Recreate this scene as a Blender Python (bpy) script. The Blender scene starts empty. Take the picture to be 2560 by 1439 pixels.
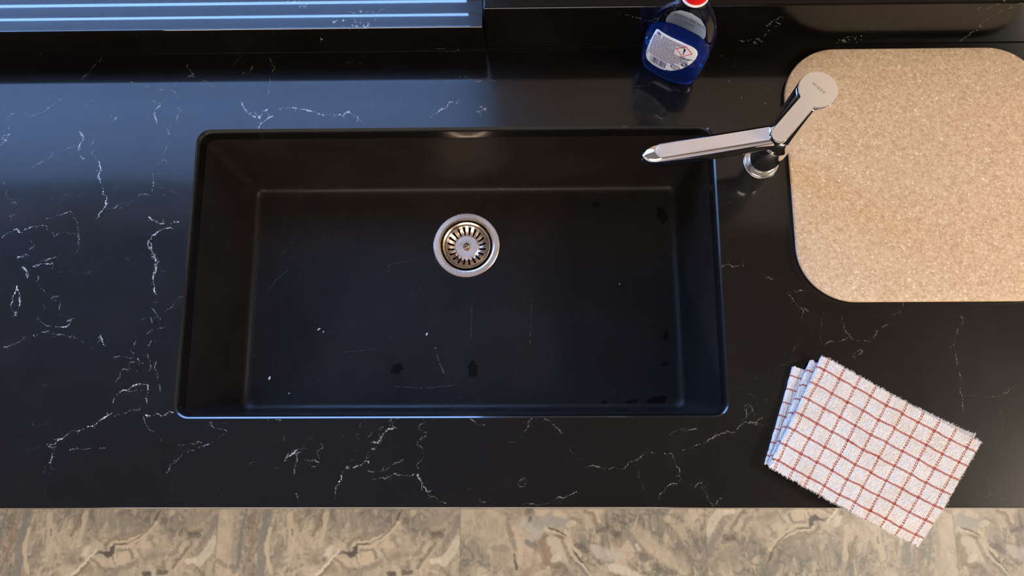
import bpy, bmesh, math, random
import numpy as np
from mathutils import Vector, Matrix
random.seed(7); rng = np.random.default_rng(7)
SC = bpy.context.scene; COL = SC.collection
ZC = 0.90                        # height of the worktop
# ------------------------------------------------------------------ camera
F_PX = 2014.0
A, B_, C_ = 0.2083, 0.0191, -0.0057
def _rx(t): return np.array([[1,0,0],[0,math.cos(t),-math.sin(t)],[0,math.sin(t),math.cos(t)]])
def _ry(t): return np.array([[math.cos(t),0,math.sin(t)],[0,1,0],[-math.sin(t),0,math.cos(t)]])
def _rz(t): return np.array([[math.cos(t),-math.sin(t),0],[math.sin(t),math.cos(t),0],[0,0,1]])
RC = _rz(C_) @ _rx(A) @ _ry(B_)
CAM = np.array([0.0, 0.0, ZC + 1.17])
cd = bpy.data.cameras.new('camera'); cam = bpy.data.objects.new('camera', cd); COL.objects.link(cam)
m4 = Matrix([[*map(float, RC[i]), float(CAM[i])] for i in range(3)] + [[0,0,0,1]])
cam.matrix_world = m4
cd.sensor_width = 36.0; cd.lens = F_PX / 2560 * 36; cd.clip_start = 0.01
cd.dof.use_dof = True; cd.dof.focus_distance = 1.19; cd.dof.aperture_fstop = 5.6
SC.camera = cam
def at(px, py, z=0.0):
    """point of the place at height z above the worktop that the photograph shows at (px, py)"""
    d = RC @ np.array([(px-1280)/F_PX, -(py-719.5)/F_PX, -1.0])
    t = (ZC + z - CAM[2]) / d[2]
    p = CAM + t*d
    return Vector((float(p[0]), float(p[1]), ZC + z))
# ------------------------------------------------------------------ light and exposure
vs = SC.view_settings
SC.display_settings.display_device = 'sRGB'
vs.view_transform = 'Standard'; vs.look = 'None'; vs.gamma = 1.0; vs.use_curve_mapping = False
vs.exposure = 0.0
W = bpy.data.worlds.new('sky'); SC.world = W; W.use_nodes = True
bg = W.node_tree.nodes['Background']
bg.inputs[1].default_value = 34.0
_w = W.node_tree; _tc = _w.nodes.new('ShaderNodeTexCoord'); _sx = _w.nodes.new('ShaderNodeSeparateXYZ'); _cr = _w.nodes.new('ShaderNodeValToRGB')
_w.links.new(_tc.outputs['Generated'], _sx.inputs[0]); _w.links.new(_sx.outputs['Z'], _cr.inputs[0]); _w.links.new(_cr.outputs[0], bg.inputs[0])
_cr.color_ramp.elements[0].position = 0.0; _cr.color_ramp.elements[0].color = (.03, .045, .06, 1)      # dim ground below the horizon
_cr.color_ramp.elements[1].position = 0.03; _cr.color_ramp.elements[1].color = (.24, .46, 1.0, 1)
def area(name, loc, size, power, color, target=None, sy=None):
    l = bpy.data.lights.new(name, 'AREA'); l.energy = power; l.color = color; l.size = size
    if sy: l.shape = 'RECTANGLE'; l.size_y = sy
    o = bpy.data.objects.new(name, l); COL.objects.link(o); o.location = loc
    if target is not None:
        o.rotation_euler = (Vector(target)-Vector(loc)).to_track_quat('-Z', 'Y').to_euler()
    return o
KEY = area('ceiling_lamp_light', (2.0, -0.28, 2.42), 0.5, 52, (1.0, 0.88, 0.75), (0.35, 0.1, 0.9))
FILL = area('room_fill_light', (-0.6, -2.12, 2.45), 2.4, 96, (1.0, 0.88, 0.75), None, .8)  # unseen fill lamp, added behind the camera to brighten the floor
PORT = area('window_portal', (-1.26, 0.86, ZC+0.67), 2.42, 1, (1,1,1), (-1.26, 0, ZC+0.67), 1.20)
PORT.data.cycles.is_portal = True

# ------------------------------------------------------------------ helpers
def tag(o, label=None, cat=None, group=None, kind=None):
    if label: o['label'] = label
    if cat: o['category'] = cat
    if group: o['group'] = group
    if kind: o['kind'] = kind
    return o
def empty(name, loc, label, cat, group=None):
    o = bpy.data.objects.new(name, None); COL.objects.link(o); o.location = loc; o.empty_display_size = .05
    return tag(o, label, cat, group)
def mesh_obj(name, verts, faces, mats, parent=None, mi=None, smooth=True, origin=None):
    me = bpy.data.meshes.new(name)
    if origin is not None:
        ox = Vector(origin); verts = [Vector(v)-ox for v in verts]
    me.from_pydata([tuple(map(float, v)) for v in verts], [], faces)
    for m in (mats if isinstance(mats, (list, tuple)) else [mats]): me.materials.append(m)
    if mi is not None: me.polygons.foreach_set('material_index', mi)
    if smooth: me.polygons.foreach_set('use_smooth', [True]*len(me.polygons))
    me.update()
    o = bpy.data.objects.new(name, me); COL.objects.link(o)
    if origin is not None: o.location = origin
    if parent is not None:
        o.parent = parent
        if origin is not None: o.matrix_parent_inverse = Matrix.Translation(-Vector(parent.location)) if parent.parent is None else Matrix()
    return o
def sharp(o, deg=35):
    me = o.data; bm = bmesh.new(); bm.from_mesh(me); bm.normal_update()
    for e in bm.edges:
        if len(e.link_faces) == 2 and e.calc_face_angle(0) > math.radians(deg): e.smooth = False
    bm.to_mesh(me); bm.free(); return o
def box(vs_, fs_, x0, x1, y0, y1, z0, z1):
    n = len(vs_)
    vs_ += [(x0,y0,z0),(x1,y0,z0),(x1,y1,z0),(x0,y1,z0),(x0,y0,z1),(x1,y0,z1),(x1,y1,z1),(x0,y1,z1)]
    fs_ += [[n+i for i in f] for f in ((3,2,1,0),(4,5,6,7),(0,1,5,4),(1,2,6,5),(2,3,7,6),(3,0,4,7))]
def box_obj(name, dims, mat, bevel=0, parent=None):
    v, f = [], []
    for d in (dims if isinstance(dims[0], (list, tuple)) else [dims]): box(v, f, *d)
    o = mesh_obj(name, v, f, mat, parent, smooth=False)
    if bevel:
        b = o.modifiers.new('bevel', 'BEVEL'); b.width = bevel; b.segments = 3; b.limit_method = 'ANGLE'
    return o
def rr(cx, cy, hx, hy, r, na=8, ne=12):
    """rounded rectangle, counter-clockwise, constant number of points"""
    pts = []
    cs = [(cx+hx-r, cy+hy-r, 0), (cx-hx+r, cy+hy-r, 90), (cx-hx+r, cy-hy+r, 180), (cx+hx-r, cy-hy+r, 270)]
    for k, (x, y, a0) in enumerate(cs):
        for i in range(na+1):
            a = math.radians(a0 + 90*i/na); pts.append((x + r*math.cos(a), y + r*math.sin(a)))
        nx, ny, na0 = cs[(k+1) % 4]
        a = math.radians(na0); q = (nx + r*math.cos(a), ny + r*math.sin(a)); p = pts[-1]
        for i in range(1, ne): pts.append((p[0]+(q[0]-p[0])*i/ne, p[1]+(q[1]-p[1])*i/ne))
    return pts
def loft(rings, close_ends=(True, True), loop=False):
    """rings: lists of 3D points with the same count"""
    n = len(rings[0]); v = [p for r in rings for p in r]; f = []
    for k in range(len(rings) - (0 if loop else 1)):
        a, b = k*n, ((k+1) % len(rings))*n
        for i in range(n):
            j = (i+1) % n; f.append([a+i, a+j, b+j, b+i])
    if not loop:
        if close_ends[0]: f.append(list(range(n-1, -1, -1)))
        if close_ends[1]: f.append([(len(rings)-1)*n+i for i in range(n)])
    return v, f
def lathe(prof, c=(0,0,0), n=64, caps=(True, True)):
    rings = [[(c[0]+r*math.cos(2*math.pi*i/n), c[1]+r*math.sin(2*math.pi*i/n), c[2]+z) for i in range(n)] for r, z in prof]
    return loft(rings, caps)

# ------------------------------------------------------------------ materials
def mat(name, color=(.5,.5,.5), rough=.5, metal=0.0, **kw):
    m = bpy.data.materials.new(name); m.use_nodes = True
    p = m.node_tree.nodes['Principled BSDF']
    p.inputs['Base Color'].default_value = (*color, 1); p.inputs['Roughness'].default_value = rough; p.inputs['Metallic'].default_value = metal
    for k, v in kw.items(): p.inputs[k.replace('_', ' ')].default_value = v
    return m
class NT:
    def __init__(s, m): s.t = m.node_tree; s.p = s.t.nodes.get('Principled BSDF')
    def n(s, typ, **kw):
        x = s.t.nodes.new(typ)
        for k, v in kw.items():
            if k.startswith('i_'):
                key = k[2:]; key = int(key) if key.isdigit() else key.replace('_', ' ')
                if hasattr(v, 'is_linked') or hasattr(v, 'links'): s.t.links.new(v, x.inputs[key])
                else: x.inputs[key].default_value = v
            else: setattr(x, k, v)
        return x
    def link(s, a, b): s.t.links.new(a, b)
    def math(s, op, a, b=0.0, c=0.0):
        x = s.t.nodes.new('ShaderNodeMath'); x.operation = op
        for i, v in enumerate((a, b, c)):
            if hasattr(v, 'links'): s.t.links.new(v, x.inputs[i])
            else: x.inputs[i].default_value = v
        return x.outputs[0]
    def ramp(s, fac, stops):
        x = s.t.nodes.new('ShaderNodeValToRGB'); cr = x.color_ramp
        while len(cr.elements) < len(stops): cr.elements.new(.5)
        for e, (p, c) in zip(cr.elements, stops): e.position = p; e.color = (*c, 1) if len(c) == 3 else c
        if fac is not None: s.t.links.new(fac, x.inputs[0])
        return x.outputs[0]
    def mix(s, fac, a, b):
        x = s.t.nodes.new('ShaderNodeMix'); x.data_type = 'RGBA'
        for i, v in ((0, fac), (6, a), (7, b)):
            if hasattr(v, 'links'): s.t.links.new(v, x.inputs[i])
            else: x.inputs[i].default_value = (*v, 1) if isinstance(v, tuple) and len(v) == 3 else v
        return x.outputs[2]
    def noise(s, vec, scale, detail=4, rough=.55, dist=0.0):
        return s.n('ShaderNodeTexNoise', i_Vector=vec, i_Scale=scale, i_Detail=detail, i_Roughness=rough, i_Distortion=dist).outputs['Fac']

def stone(name, veins=True, r0=.09, r1=.16, ior=1.32, coat=0.0, bump=.03):
    m = mat(name, (.006,.006,.006), .2); t = NT(m); t.p.inputs['IOR'].default_value = ior
    t.p.inputs['Coat Weight'].default_value = coat; t.p.inputs['Coat IOR'].default_value = 1.44; t.p.inputs['Coat Roughness'].default_value = .09
    pos = t.n('ShaderNodeNewGeometry').outputs['Position']
    mott = t.noise(pos, 9, 6, .65)
    base = t.ramp(mott, [(.3, (.0012,.0011,.0011)), (.55, (.0026,.0024,.0024)), (.8, (.0055,.0052,.0054))])
    grain = t.noise(pos, 420, 2, .6); fine = t.noise(pos, 820, 2, .8)
    base = t.mix(t.n('ShaderNodeMapRange', i_Value=fine, i_From_Min=.50, i_From_Max=.72).outputs[0], base, (.0085,.0077,.0071))
    base = t.mix(t.math('MULTIPLY', t.math('GREATER_THAN', grain, .70), .5), base, (.014,.0135,.0135))
    if veins:
        # fine broken veins: ridges of a warped cell pattern seen only in patches
        w = t.n('ShaderNodeTexNoise', i_Vector=pos, i_Scale=11.0, i_Detail=6.0, i_Roughness=.6).outputs['Color']
        wv = t.n('ShaderNodeVectorMath', operation='MULTIPLY_ADD', i_0=w, i_1=(.16,.16,.16), i_2=pos).outputs[0]
        vo = t.n('ShaderNodeTexVoronoi', feature='DISTANCE_TO_EDGE', i_Vector=wv, i_Scale=7.5).outputs['Distance']
        edge = t.math('LESS_THAN', vo, .0055)
        patch = t.math('GREATER_THAN', t.noise(pos, 6.5, 3, .5), .565)
        brk = t.math('GREATER_THAN', t.noise(pos, 170, 3, .6), .52)
        k = t.math('MULTIPLY', t.math('MULTIPLY', edge, patch), brk)
        base = t.mix(t.math('MULTIPLY', k, .75), base, (.26,.23,.18))
    t.link(base, t.p.inputs['Base Color'])
    sm = t.noise(pos, 5.5, 5, .6, 1.2)
    sm2 = t.noise(pos, 38, 4, .7)
    t.link(t.math('ADD', t.math('MULTIPLY_ADD', sm, r1, r0), t.math('MULTIPLY_ADD', sm2, r1*.5, -r1*.25)), t.p.inputs['Roughness'])
    bmp = t.n('ShaderNodeBump', i_Strength=bump, i_Distance=.001, i_Height=t.noise(pos, 1100, 2, .5))
    t.link(bmp.outputs[0], t.p.inputs['Normal'])
    return m
M_STONE = stone('black_quartz')
M_TOP = stone('black_quartz_worktop', False, .24, .20, 1.27, 1.0, .03)
M_SILL = stone('black_quartz_sill', True, .0, .05, 1.52, 0.0, .0)
def vein_mat(name, col):
    m = mat(name, col, .22); t = NT(m)
    pos = t.n('ShaderNodeNewGeometry').outputs['Position']
    n_ = t.noise(pos, 330, 3, .6)
    t.link(t.mix(t.math('MULTIPLY_ADD', n_, 2.6, -.85), (.012,.011,.010), col), t.p.inputs['Base Color'])
    return m
M_V = [vein_mat('vein_faint', (.085,.078,.066)), vein_mat('vein_mid', (.27,.24,.195)), vein_mat('vein_bright', (.62,.57,.48))]
M_SMEAR = mat('dried_smear', (.035,.037,.04), .35)
M_EDGE = M_STONE
M_BASIN = mat('sink_composite', (.008,.0075,.007), .42); t = NT(M_BASIN)
pos = t.n('ShaderNodeNewGeometry').outputs['Position']
t.p.inputs['Specular IOR Level'].default_value = .16
g = t.noise(pos, 700, 2, .6); cl = t.noise(pos, 7, 6, .7)
b0 = t.ramp(cl, [(.3, (.0098,.0078,.0066)), (.75, (.0175,.0142,.0122))])
b0 = t.mix(t.math('MULTIPLY', t.math('GREATER_THAN', g, .68), .6), b0, (.062,.056,.052))
spk = t.math('GREATER_THAN', t.noise(pos, 260, 1, .3), .775)
b0 = t.mix(t.math('MULTIPLY', spk, .8), b0, (.07,.066,.06))
t.link(b0, t.p.inputs['Base Color'])
t.link(t.math('MULTIPLY_ADD', cl, .25, .27), t.p.inputs['Roughness'])
t.link(t.n('ShaderNodeBump', i_Strength=.15, i_Distance=.0008, i_Height=g).outputs[0], t.p.inputs['Normal'])
M_WET = mat('wet_patch', (.0055,.0046,.004), .3, Specular_IOR_Level=.1)
M_HAZE = mat('lime_streak', (.052,.05,.048), .5)
M_STEEL = mat('brushed_steel', (.97,.79,.64), .3, 1.0); t = NT(M_STEEL)
pos = t.n('ShaderNodeNewGeometry').outputs['Position']
t.link(t.math('MULTIPLY_ADD', t.noise(pos, 300, 2), .10, .21), t.p.inputs['Roughness'])
M_STEELD = mat('worn_steel', (.42,.38,.33), .28, 1.0)
M_HOLE = mat('drain_dark', (.004,.004,.004), .6)
M_CHROME = mat('chrome', (.86,.86,.87), .035, 1.0)
M_BRUSH = mat('brushed_chrome', (.92,.885,.85), .42, 1.0); t = NT(M_BRUSH)
tc = t.n('ShaderNodeTexCoord').outputs['UV']
st = t.noise(t.n('ShaderNodeVectorMath', operation='MULTIPLY', i_0=tc, i_1=(14,900,1)).outputs[0], 1.0, 3, .6)
t.link(t.math('MULTIPLY_ADD', st, .2, .36), t.p.inputs['Roughness'])
t.link(t.mix(st, (.84,.805,.77), (.98,.95,.92)), t.p.inputs['Base Color'])
t.link(t.n('ShaderNodeBump', i_Strength=.12, i_Distance=.0003, i_Height=st).outputs[0], t.p.inputs['Normal'])
M_MARK = mat('etched_mark', (.20,.185,.17), .5, .6)
# speckled composite board
M_BOARD = mat('speckled_composite', (.5,.38,.26), .5); t = NT(M_BOARD)
pos = t.n('ShaderNodeNewGeometry').outputs['Position']
g1 = t.noise(pos, 520, 4, .75); g2 = t.noise(pos, 190, 3, .6)
gm = t.math('MULTIPLY_ADD', g2, .45, t.math('MULTIPLY', g1, .55))
c = t.ramp(gm, [(.41, (.40,.275,.165)), (.47, (.51,.365,.235)), (.53, (.575,.425,.285)), (.59, (.67,.52,.37)), (.65, (.78,.65,.51))])
big = t.noise(pos, 9, 4, .6)
c = t.mix(t.math('MULTIPLY_ADD', big, .5, -.1), c, (.56,.41,.275))
wb = t.n('ShaderNodeVectorMath', operation='MULTIPLY_ADD', i_0=t.n('ShaderNodeTexNoise', i_Vector=pos, i_Scale=300.0, i_Detail=2.0).outputs['Color'], i_1=(.008,.008,.008), i_2=pos).outputs[0]
v2 = t.n('ShaderNodeTexVoronoi', i_Vector=wb, i_Scale=170.0)
s2 = t.n('ShaderNodeSeparateColor', i_Color=v2.outputs['Color'])
bl = t.math('MULTIPLY', t.math('LESS_THAN', v2.outputs['Distance'], t.math('MULTIPLY', s2.outputs[1], .34)), t.math('GREATER_THAN', s2.outputs[0], .5))
c = t.mix(t.math('MULTIPLY', bl, .75), c, (.78,.69,.57))
v3 = t.n('ShaderNodeTexVoronoi', i_Vector=pos, i_Scale=330.0)
s3 = t.n('ShaderNodeSeparateColor', i_Color=v3.outputs['Color'])
dk = t.math('MULTIPLY', t.math('LESS_THAN', v3.outputs['Distance'], .17), t.math('GREATER_THAN', s3.outputs[0], .82))
c = t.mix(t.math('MULTIPLY', dk, .85), c, (.16,.09,.045))
t.link(c, t.p.inputs['Base Color'])
# plaster, paint
M_WALL = mat('wall_paint', (.56,.49,.41), .8); M_CEIL = mat('ceiling_paint', (.34,.295,.25), .85)
M_WHITE = mat('white_frame_paint', (.75,.75,.74), .4); M_CAB = mat('cabinet_front', (.10,.085,.07), .45)

# ------------------------------------------------------------------ room
X0, X1, Y0, YW, ZT = -2.7, 2.3, -2.6, 0.80, 2.5
YF, YB = -0.0681, 0.6327                 # worktop front and back edges
WX0, WX1, WZ0, WZ1 = -2.45, -0.066, ZC+0.084, ZC+1.26
def structure(o): o['kind'] = 'structure'; return o
structure(box_obj('wall_back', [(X0, WX0, YW, YW+.2, 0, ZT), (WX1, X1, YW, YW+.2, 0, ZT), (WX0, WX1, YW, YW+.2, 0, WZ0-.021), (WX0, WX1, YW, YW+.2, WZ1, ZT)], M_WALL))
structure(box_obj('wall_left', (X0-.1, X0, Y0, YW+.2, 0, ZT), M_WALL))
structure(box_obj('wall_right', (X1, X1+.1, Y0, YW+.2, 0, ZT), M_WALL))
structure(box_obj('wall_front', (X0-.1, X1+.1, Y0-.1, Y0, 0, ZT), M_WALL))
structure(box_obj('ceiling', (X0-.1, X1+.1, Y0-.1, YW+.2, ZT, ZT+.1), M_CEIL))
structure(box_obj('sky_block_eave_1', (X0, X1, YW+.2, YW+.47, ZC+1.36, ZC+1.44), M_WALL))     # unseen eave, added to block high sky and dim the upper blind
# ---- floor: large marbled tiles
TW = 0.605; TX = -0.772; FY = -0.1223
def vnoise(x, y, seed):
    r = np.random.default_rng(seed); P = r.random((64, 64))
    xi = np.floor(x).astype(int); yi = np.floor(y).astype(int); fx = x-xi; fy = y-yi
    fx = fx*fx*(3-2*fx); fy = fy*fy*(3-2*fy)
    a = P[xi % 64, yi % 64]; b = P[(xi+1) % 64, yi % 64]; c_ = P[xi % 64, (yi+1) % 64]; d = P[(xi+1) % 64, (yi+1) % 64]
    return (a*(1-fx)+b*fx)*(1-fy)+(c_*(1-fx)+d*fx)*fy
def fbm(x, y, seed, o=4):
    s = 0; a = .5
    for k in range(o): s = s + a*vnoise(x*2**k+17*k, y*2**k+5*k, seed+k); a *= .5
    return s/(1-.5**o)
def seg_dist(x, y, pts):
    d = np.full(x.shape, 1e9); par = np.zeros(x.shape)
    for (ax, ay), (bx, by) in zip(pts[:-1], pts[1:]):
        vx, vy = bx-ax, by-ay; L = vx*vx+vy*vy+1e-9
        tt = np.clip(((x-ax)*vx+(y-ay)*vy)/L, 0, 1); dd = np.hypot(x-ax-tt*vx, y-ay-tt*vy)
        d = np.minimum(d, dd)
    return d
LT, BE, GR, DK, BR, BG = (.49,.42,.325), (.375,.322,.252), (.235,.212,.18), (.085,.077,.066), (.215,.162,.113), (.175,.177,.168)
# strokes in tile units (2420 = one tile), painted in order: points, half width, softness, colour, opacity
TILE_A = [
 ([(120,0),(80,330),(60,671)],90,60,LT,.45), ([(280,0),(245,180),(235,330),(240,480),(215,560)],13,9,BG,.9), ([(180,80),(170,330),(170,560)],14,14,GR,.5),
 ([(370,0),(345,200),(360,330),(320,500)],12,12,BR,.6), ([(420,40),(385,260)],8,8,BR,.55),
 ([(500,20),(470,300),(460,480),(450,671)],38,18,BG,.75), ([(530,180),(500,330),(520,500),(560,600)],14,10,LT,.85), ([(580,80),(575,200)],9,9,BR,.6),
 ([(700,20),(670,150)],10,10,BG,.6), ([(720,60),(740,200),(750,380),(730,480)],24,16,LT,.7), ([(745,200),(750,260)],7,6,BG,.8),
 ([(1040,0),(1020,110),(1000,180),(960,250)],9,7,BR,.8), ([(1060,30),(1035,160)],6,5,DK,.5), ([(1085,40),(1060,200),(1040,350)],18,12,LT,.7),
 ([(600,380),(640,450)],26,25,GR,.7), ([(690,470),(720,450)],10,10,DK,.4),
 ([(1180,200),(1260,110)],30,30,GR,.6), ([(1350,80),(1420,140),(1550,130),(1640,170)],45,50,GR,.55), ([(1400,250),(1550,240),(1660,230)],12,14,GR,.7),
 ([(1320,360),(1330,320),(1410,270),(1440,290),(1500,300),(1600,260),(1700,215),(1770,130),(1840,10)],9,7,BR,.8),
 ([(1370,350),(1420,320),(1500,310),(1600,275),(1690,240),(1740,190)],11,8,LT,.95),
 ([(1400,340),(1480,330),(1560,320),(1650,270),(1720,215),(1790,110),(1835,20)],7,5,DK,.8),
 ([(1440,360),(1540,340),(1640,300),(1730,230),(1800,120)],11,8,LT,.8),
 ([(1190,425),(1260,415),(1330,430),(1390,410),(1395,360)],10,7,DK,.85), ([(1330,440),(1380,425),(1385,380)],22,8,DK,.85), ([(1390,450),(1425,520)],6,5,DK,.6),
 ([(1440,380),(1510,360),(1580,350)],12,9,LT,.9), ([(1420,440),(1430,490)],12,9,LT,.8), ([(1500,430),(1520,470),(1490,495)],45,14,LT,1), ([(1620,430),(1640,420)],22,10,LT,.9), ([(1680,340),(1740,340)],28,12,LT,.7),
 ([(1440,395),(1560,390),(1590,420),(1590,470)],9,8,GR,.9), ([(1650,390),(1700,470)],10,10,GR,.7), ([(1480,560),(1560,545),(1640,500)],18,16,GR,.8),
 ([(1270,490),(1340,540),(1400,530),(1380,500)],20,14,LT,.8), ([(1180,470),(1250,510),(1290,560),(1400,565)],12,12,BR,.6),
 ([(1100,440),(1140,370)],22,14,(.56,.51,.43),.8), ([(1010,620),(1080,550),(1160,470),(1230,400)],10,7,(.60,.55,.46),.9), ([(1030,640),(1110,560),(1160,510)],10,8,BR,.8), ([(1120,590),(1160,560)],26,22,BR,.5),
 ([(990,490),(1020,510)],18,14,GR,.8), ([(1090,460),(1080,490)],9,9,DK,.5),
 ([(1850,120),(1890,110)],24,16,DK,.45), ([(1970,160),(2010,150)],18,14,GR,.8), ([(1870,230),(1960,160)],16,14,GR,.6), ([(2130,120),(2200,90),(2270,60)],40,30,GR,.6),
 ([(2050,240),(2080,190),(2150,230),(2200,220),(2260,200)],14,12,DK,.5), ([(2170,240),(2230,250)],24,16,DK,.6), ([(2400,80),(2370,160),(2350,230),(2290,290)],24,18,(.20,.185,.18),.75), ([(2300,270),(2240,360)],14,14,GR,.8),
 ([(2060,310),(2030,400),(1960,440)],14,12,GR,.8), ([(2140,290),(2160,330),(2110,430),(2050,490),(2000,560)],12,9,DK,.55), ([(2070,380),(2130,320)],24,12,LT,.5),
 ([(2260,500),(2330,420),(2390,300)],34,24,(.50,.46,.39),.9), ([(2150,500),(2210,490)],22,12,(.60,.52,.44),.8),
 ([(1730,620),(1780,615)],18,10,DK,.9), ([(1870,605),(1930,600)],20,12,DK,.75), ([(1850,560),(1920,550)],16,14,DK,.4), ([(2240,560),(2330,640)],10,10,DK,.45), ([(2100,590),(2200,600)],16,10,LT,.6),
 ([(160,540),(230,560),(190,600)],18,12,BG,.7), ([(30,490),(100,540)],16,14,BR,.6), ([(1700,420),(1820,380),(1960,350)],14,12,BE,.7), ([(1720,480),(1850,440),(1960,410)],16,14,GR,.55),
]
TILE_C = [
 ([(60,60),(300,200),(500,350)],160,120,(.44,.38,.30),.5), ([(460,60),(480,200),(520,310),(540,380)],20,16,DK,.45), ([(530,180),(560,300),(600,380),(590,520)],16,10,LT,.6), ([(540,430),(550,560)],11,7,DK,.8),
 ([(650,40),(700,30)],22,14,DK,.5), ([(700,90),(680,130)],12,10,DK,.7), ([(760,90),(790,110)],10,8,DK,.7), ([(760,150),(900,100),(1030,120)],55,30,(.30,.29,.27),.85), ([(940,50),(1030,60)],20,10,LT,.8), ([(1080,150),(1120,140)],26,12,LT,.85),
 ([(840,190),(940,215),(1040,260)],14,8,LT,.9), ([(880,185),(960,210),(1060,270),(1110,350),(1150,450),(1210,520),(1260,580)],6,5,DK,.9), ([(1040,220),(1080,290),(1130,370),(1180,440)],13,9,LT,.8), ([(1080,340),(1110,440),(1200,540),(1280,640)],12,9,LT,.85),
 ([(820,270),(920,260),(1010,280)],12,9,BR,.9), ([(830,280),(840,420),(880,500),(960,510)],45,26,BR,.75), ([(780,260),(760,380)],26,22,BR,.5), ([(900,300),(980,360),(1020,460)],36,30,(.46,.42,.34),.8), ([(920,480),(970,460)],24,12,(.52,.48,.42),.8), ([(1010,320),(1060,430),(1090,500)],18,14,DK,.5),
 ([(600,650),(750,560),(850,520)],30,24,BR,.5), ([(900,600),(1000,560),(1080,660)],34,26,DK,.45), ([(1150,520),(1240,620),(1300,671)],12,10,BG,.8), ([(860,560),(880,620)],16,12,LT,.6),
 ([(1150,340),(1220,360),(1240,400)],20,14,DK,.6), ([(1180,270),(1250,310)],16,12,GR,.8), ([(1290,310),(1340,330)],14,12,BR,.7), ([(1100,90),(1190,130)],12,10,BR,.6), ([(1240,30),(1310,60),(1350,160)],14,12,BR,.7), ([(1390,200),(1460,170),(1440,60)],12,10,DK,.5),
 ([(1370,200),(1480,180),(1560,260)],26,20,DK,.45), ([(1500,230),(1560,240)],24,16,DK,.5), ([(1560,60),(1580,120),(1680,180)],8,7,DK,.6), ([(1660,230),(1700,290),(1760,380),(1800,460)],34,22,(.22,.205,.19),.85), ([(1740,350),(1760,390)],14,8,(.5,.44,.38),.8), ([(1790,460),(1890,450)],26,16,DK,.5),
 ([(1920,540),(1960,580)],24,18,DK,.5), ([(2040,590),(2110,600)],20,14,DK,.5), ([(1800,630),(1830,640)],20,14,BR,.6), ([(1720,180),(1850,330),(2000,450),(2200,560)],46,40,LT,.5), ([(2060,100),(2160,160),(2200,260)],30,26,LT,.55), ([(1500,560),(1650,600),(1800,671)],30,26,(.56,.51,.45),.7),
 ([(1300,430),(1380,520)],14,12,DK,.5), ([(1400,480),(1500,500)],18,12,DK,.35), ([(1330,380),(1420,440),(1540,450)],40,30,(.44,.42,.39),.6), ([(640,140),(700,200),(760,250)],36,30,(.42,.41,.40),.6), ([(660,320),(740,360)],22,16,BG,.8), ([(1600,260),(1560,330),(1460,300)],30,26,BR,.45), ([(340,380),(440,370)],24,20,GR,.6),
]
def tile_color(x, y, kind):
    """x to the right 0..2420, y down from the worktop edge (visible part 0..671)"""
    if kind == 'D': x, y = 2420-x, 520-y
    if kind == 'E': x = x+800
    sd = 11 if kind in 'AD' else 31
    wx = x + 90*(fbm(x/260, y/260, sd)-.5); wy = y + 90*(fbm(x/260+9, y/260+4, sd)-.5)
    n1 = fbm(wx/330+3, wy/420, sd+7); n2 = fbm(wx/70, wy/150, sd+13, 4); n3 = fbm(wx/34, wy/48, sd+19, 3)
    base = np.array(GR)*1.12 + (np.array(BE)-np.array(GR)*1.12)*np.clip((n1-.30)/.36, 0, 1)[..., None]
    base = base*(1+.42*(n2-.5)+.40*(n3-.5))[..., None]
    # thin warped bedding lines
    px_ = x + 150*(fbm(x/170+2, y/230+6, sd+41)-.5) + 40*(fbm(x/40, y/60, sd+43, 3)-.5); py_ = y + 200*(fbm(x/210, y/190+3, sd+47)-.5)
    rid = 1-np.abs(2*fbm(px_/80, py_/240, sd+53, 3)-1); k1 = 1.5*np.clip((rid-.76)/.2, 0, 1)*np.clip((n2-.38)/.2, 0, 1)
    rid2 = 1-np.abs(2*fbm(px_/60+5, py_/110+8, sd+59, 3)-1); k2 = 1.7*np.clip((rid2-.80)/.17, 0, 1)*np.clip((.62-n1)/.2, 0, 1)
    spots = np.clip((fbm(px_/46+1, py_/30+1, sd+61, 3)-.66)/.08, 0, 1)
    base = base*(1-.42*k1[..., None])+np.array(LT)*1.02*.42*k1[..., None]
    base = base*(1-.45*k2[..., None])+np.array(BG)*.75*.45*k2[..., None]
    base = base*(1-.40*spots[..., None])+np.array(DK)*.40*spots[..., None]
    base[..., 2] *= (1+.12*(n1-.5))
    jx = x + 30*(fbm(x/62, y/80, sd+23, 3)-.5) + 15*(fbm(x/17, y/21, sd+24, 2)-.5); jy = y + 30*(fbm(x/80+7, y/62+2, sd+29, 3)-.5) + 15*(fbm(x/21+7, y/17+2, sd+30, 2)-.5)
    nb = fbm(x/24+4, y/36, sd+33, 3)
    for pts, w, s, col, op in (TILE_A if kind in 'AD' else TILE_C):
        d = seg_dist(jx, jy, pts); a = op*np.clip(1-(d-w)/(s+1e-6), 0, 1)
        a = (a*a*(3-2*a)*np.clip(.4+1.15*nb, 0, 1))[..., None]
        base = base*(1-a)+np.array(col)*a
    return np.clip(base, .02, .9)
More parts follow.
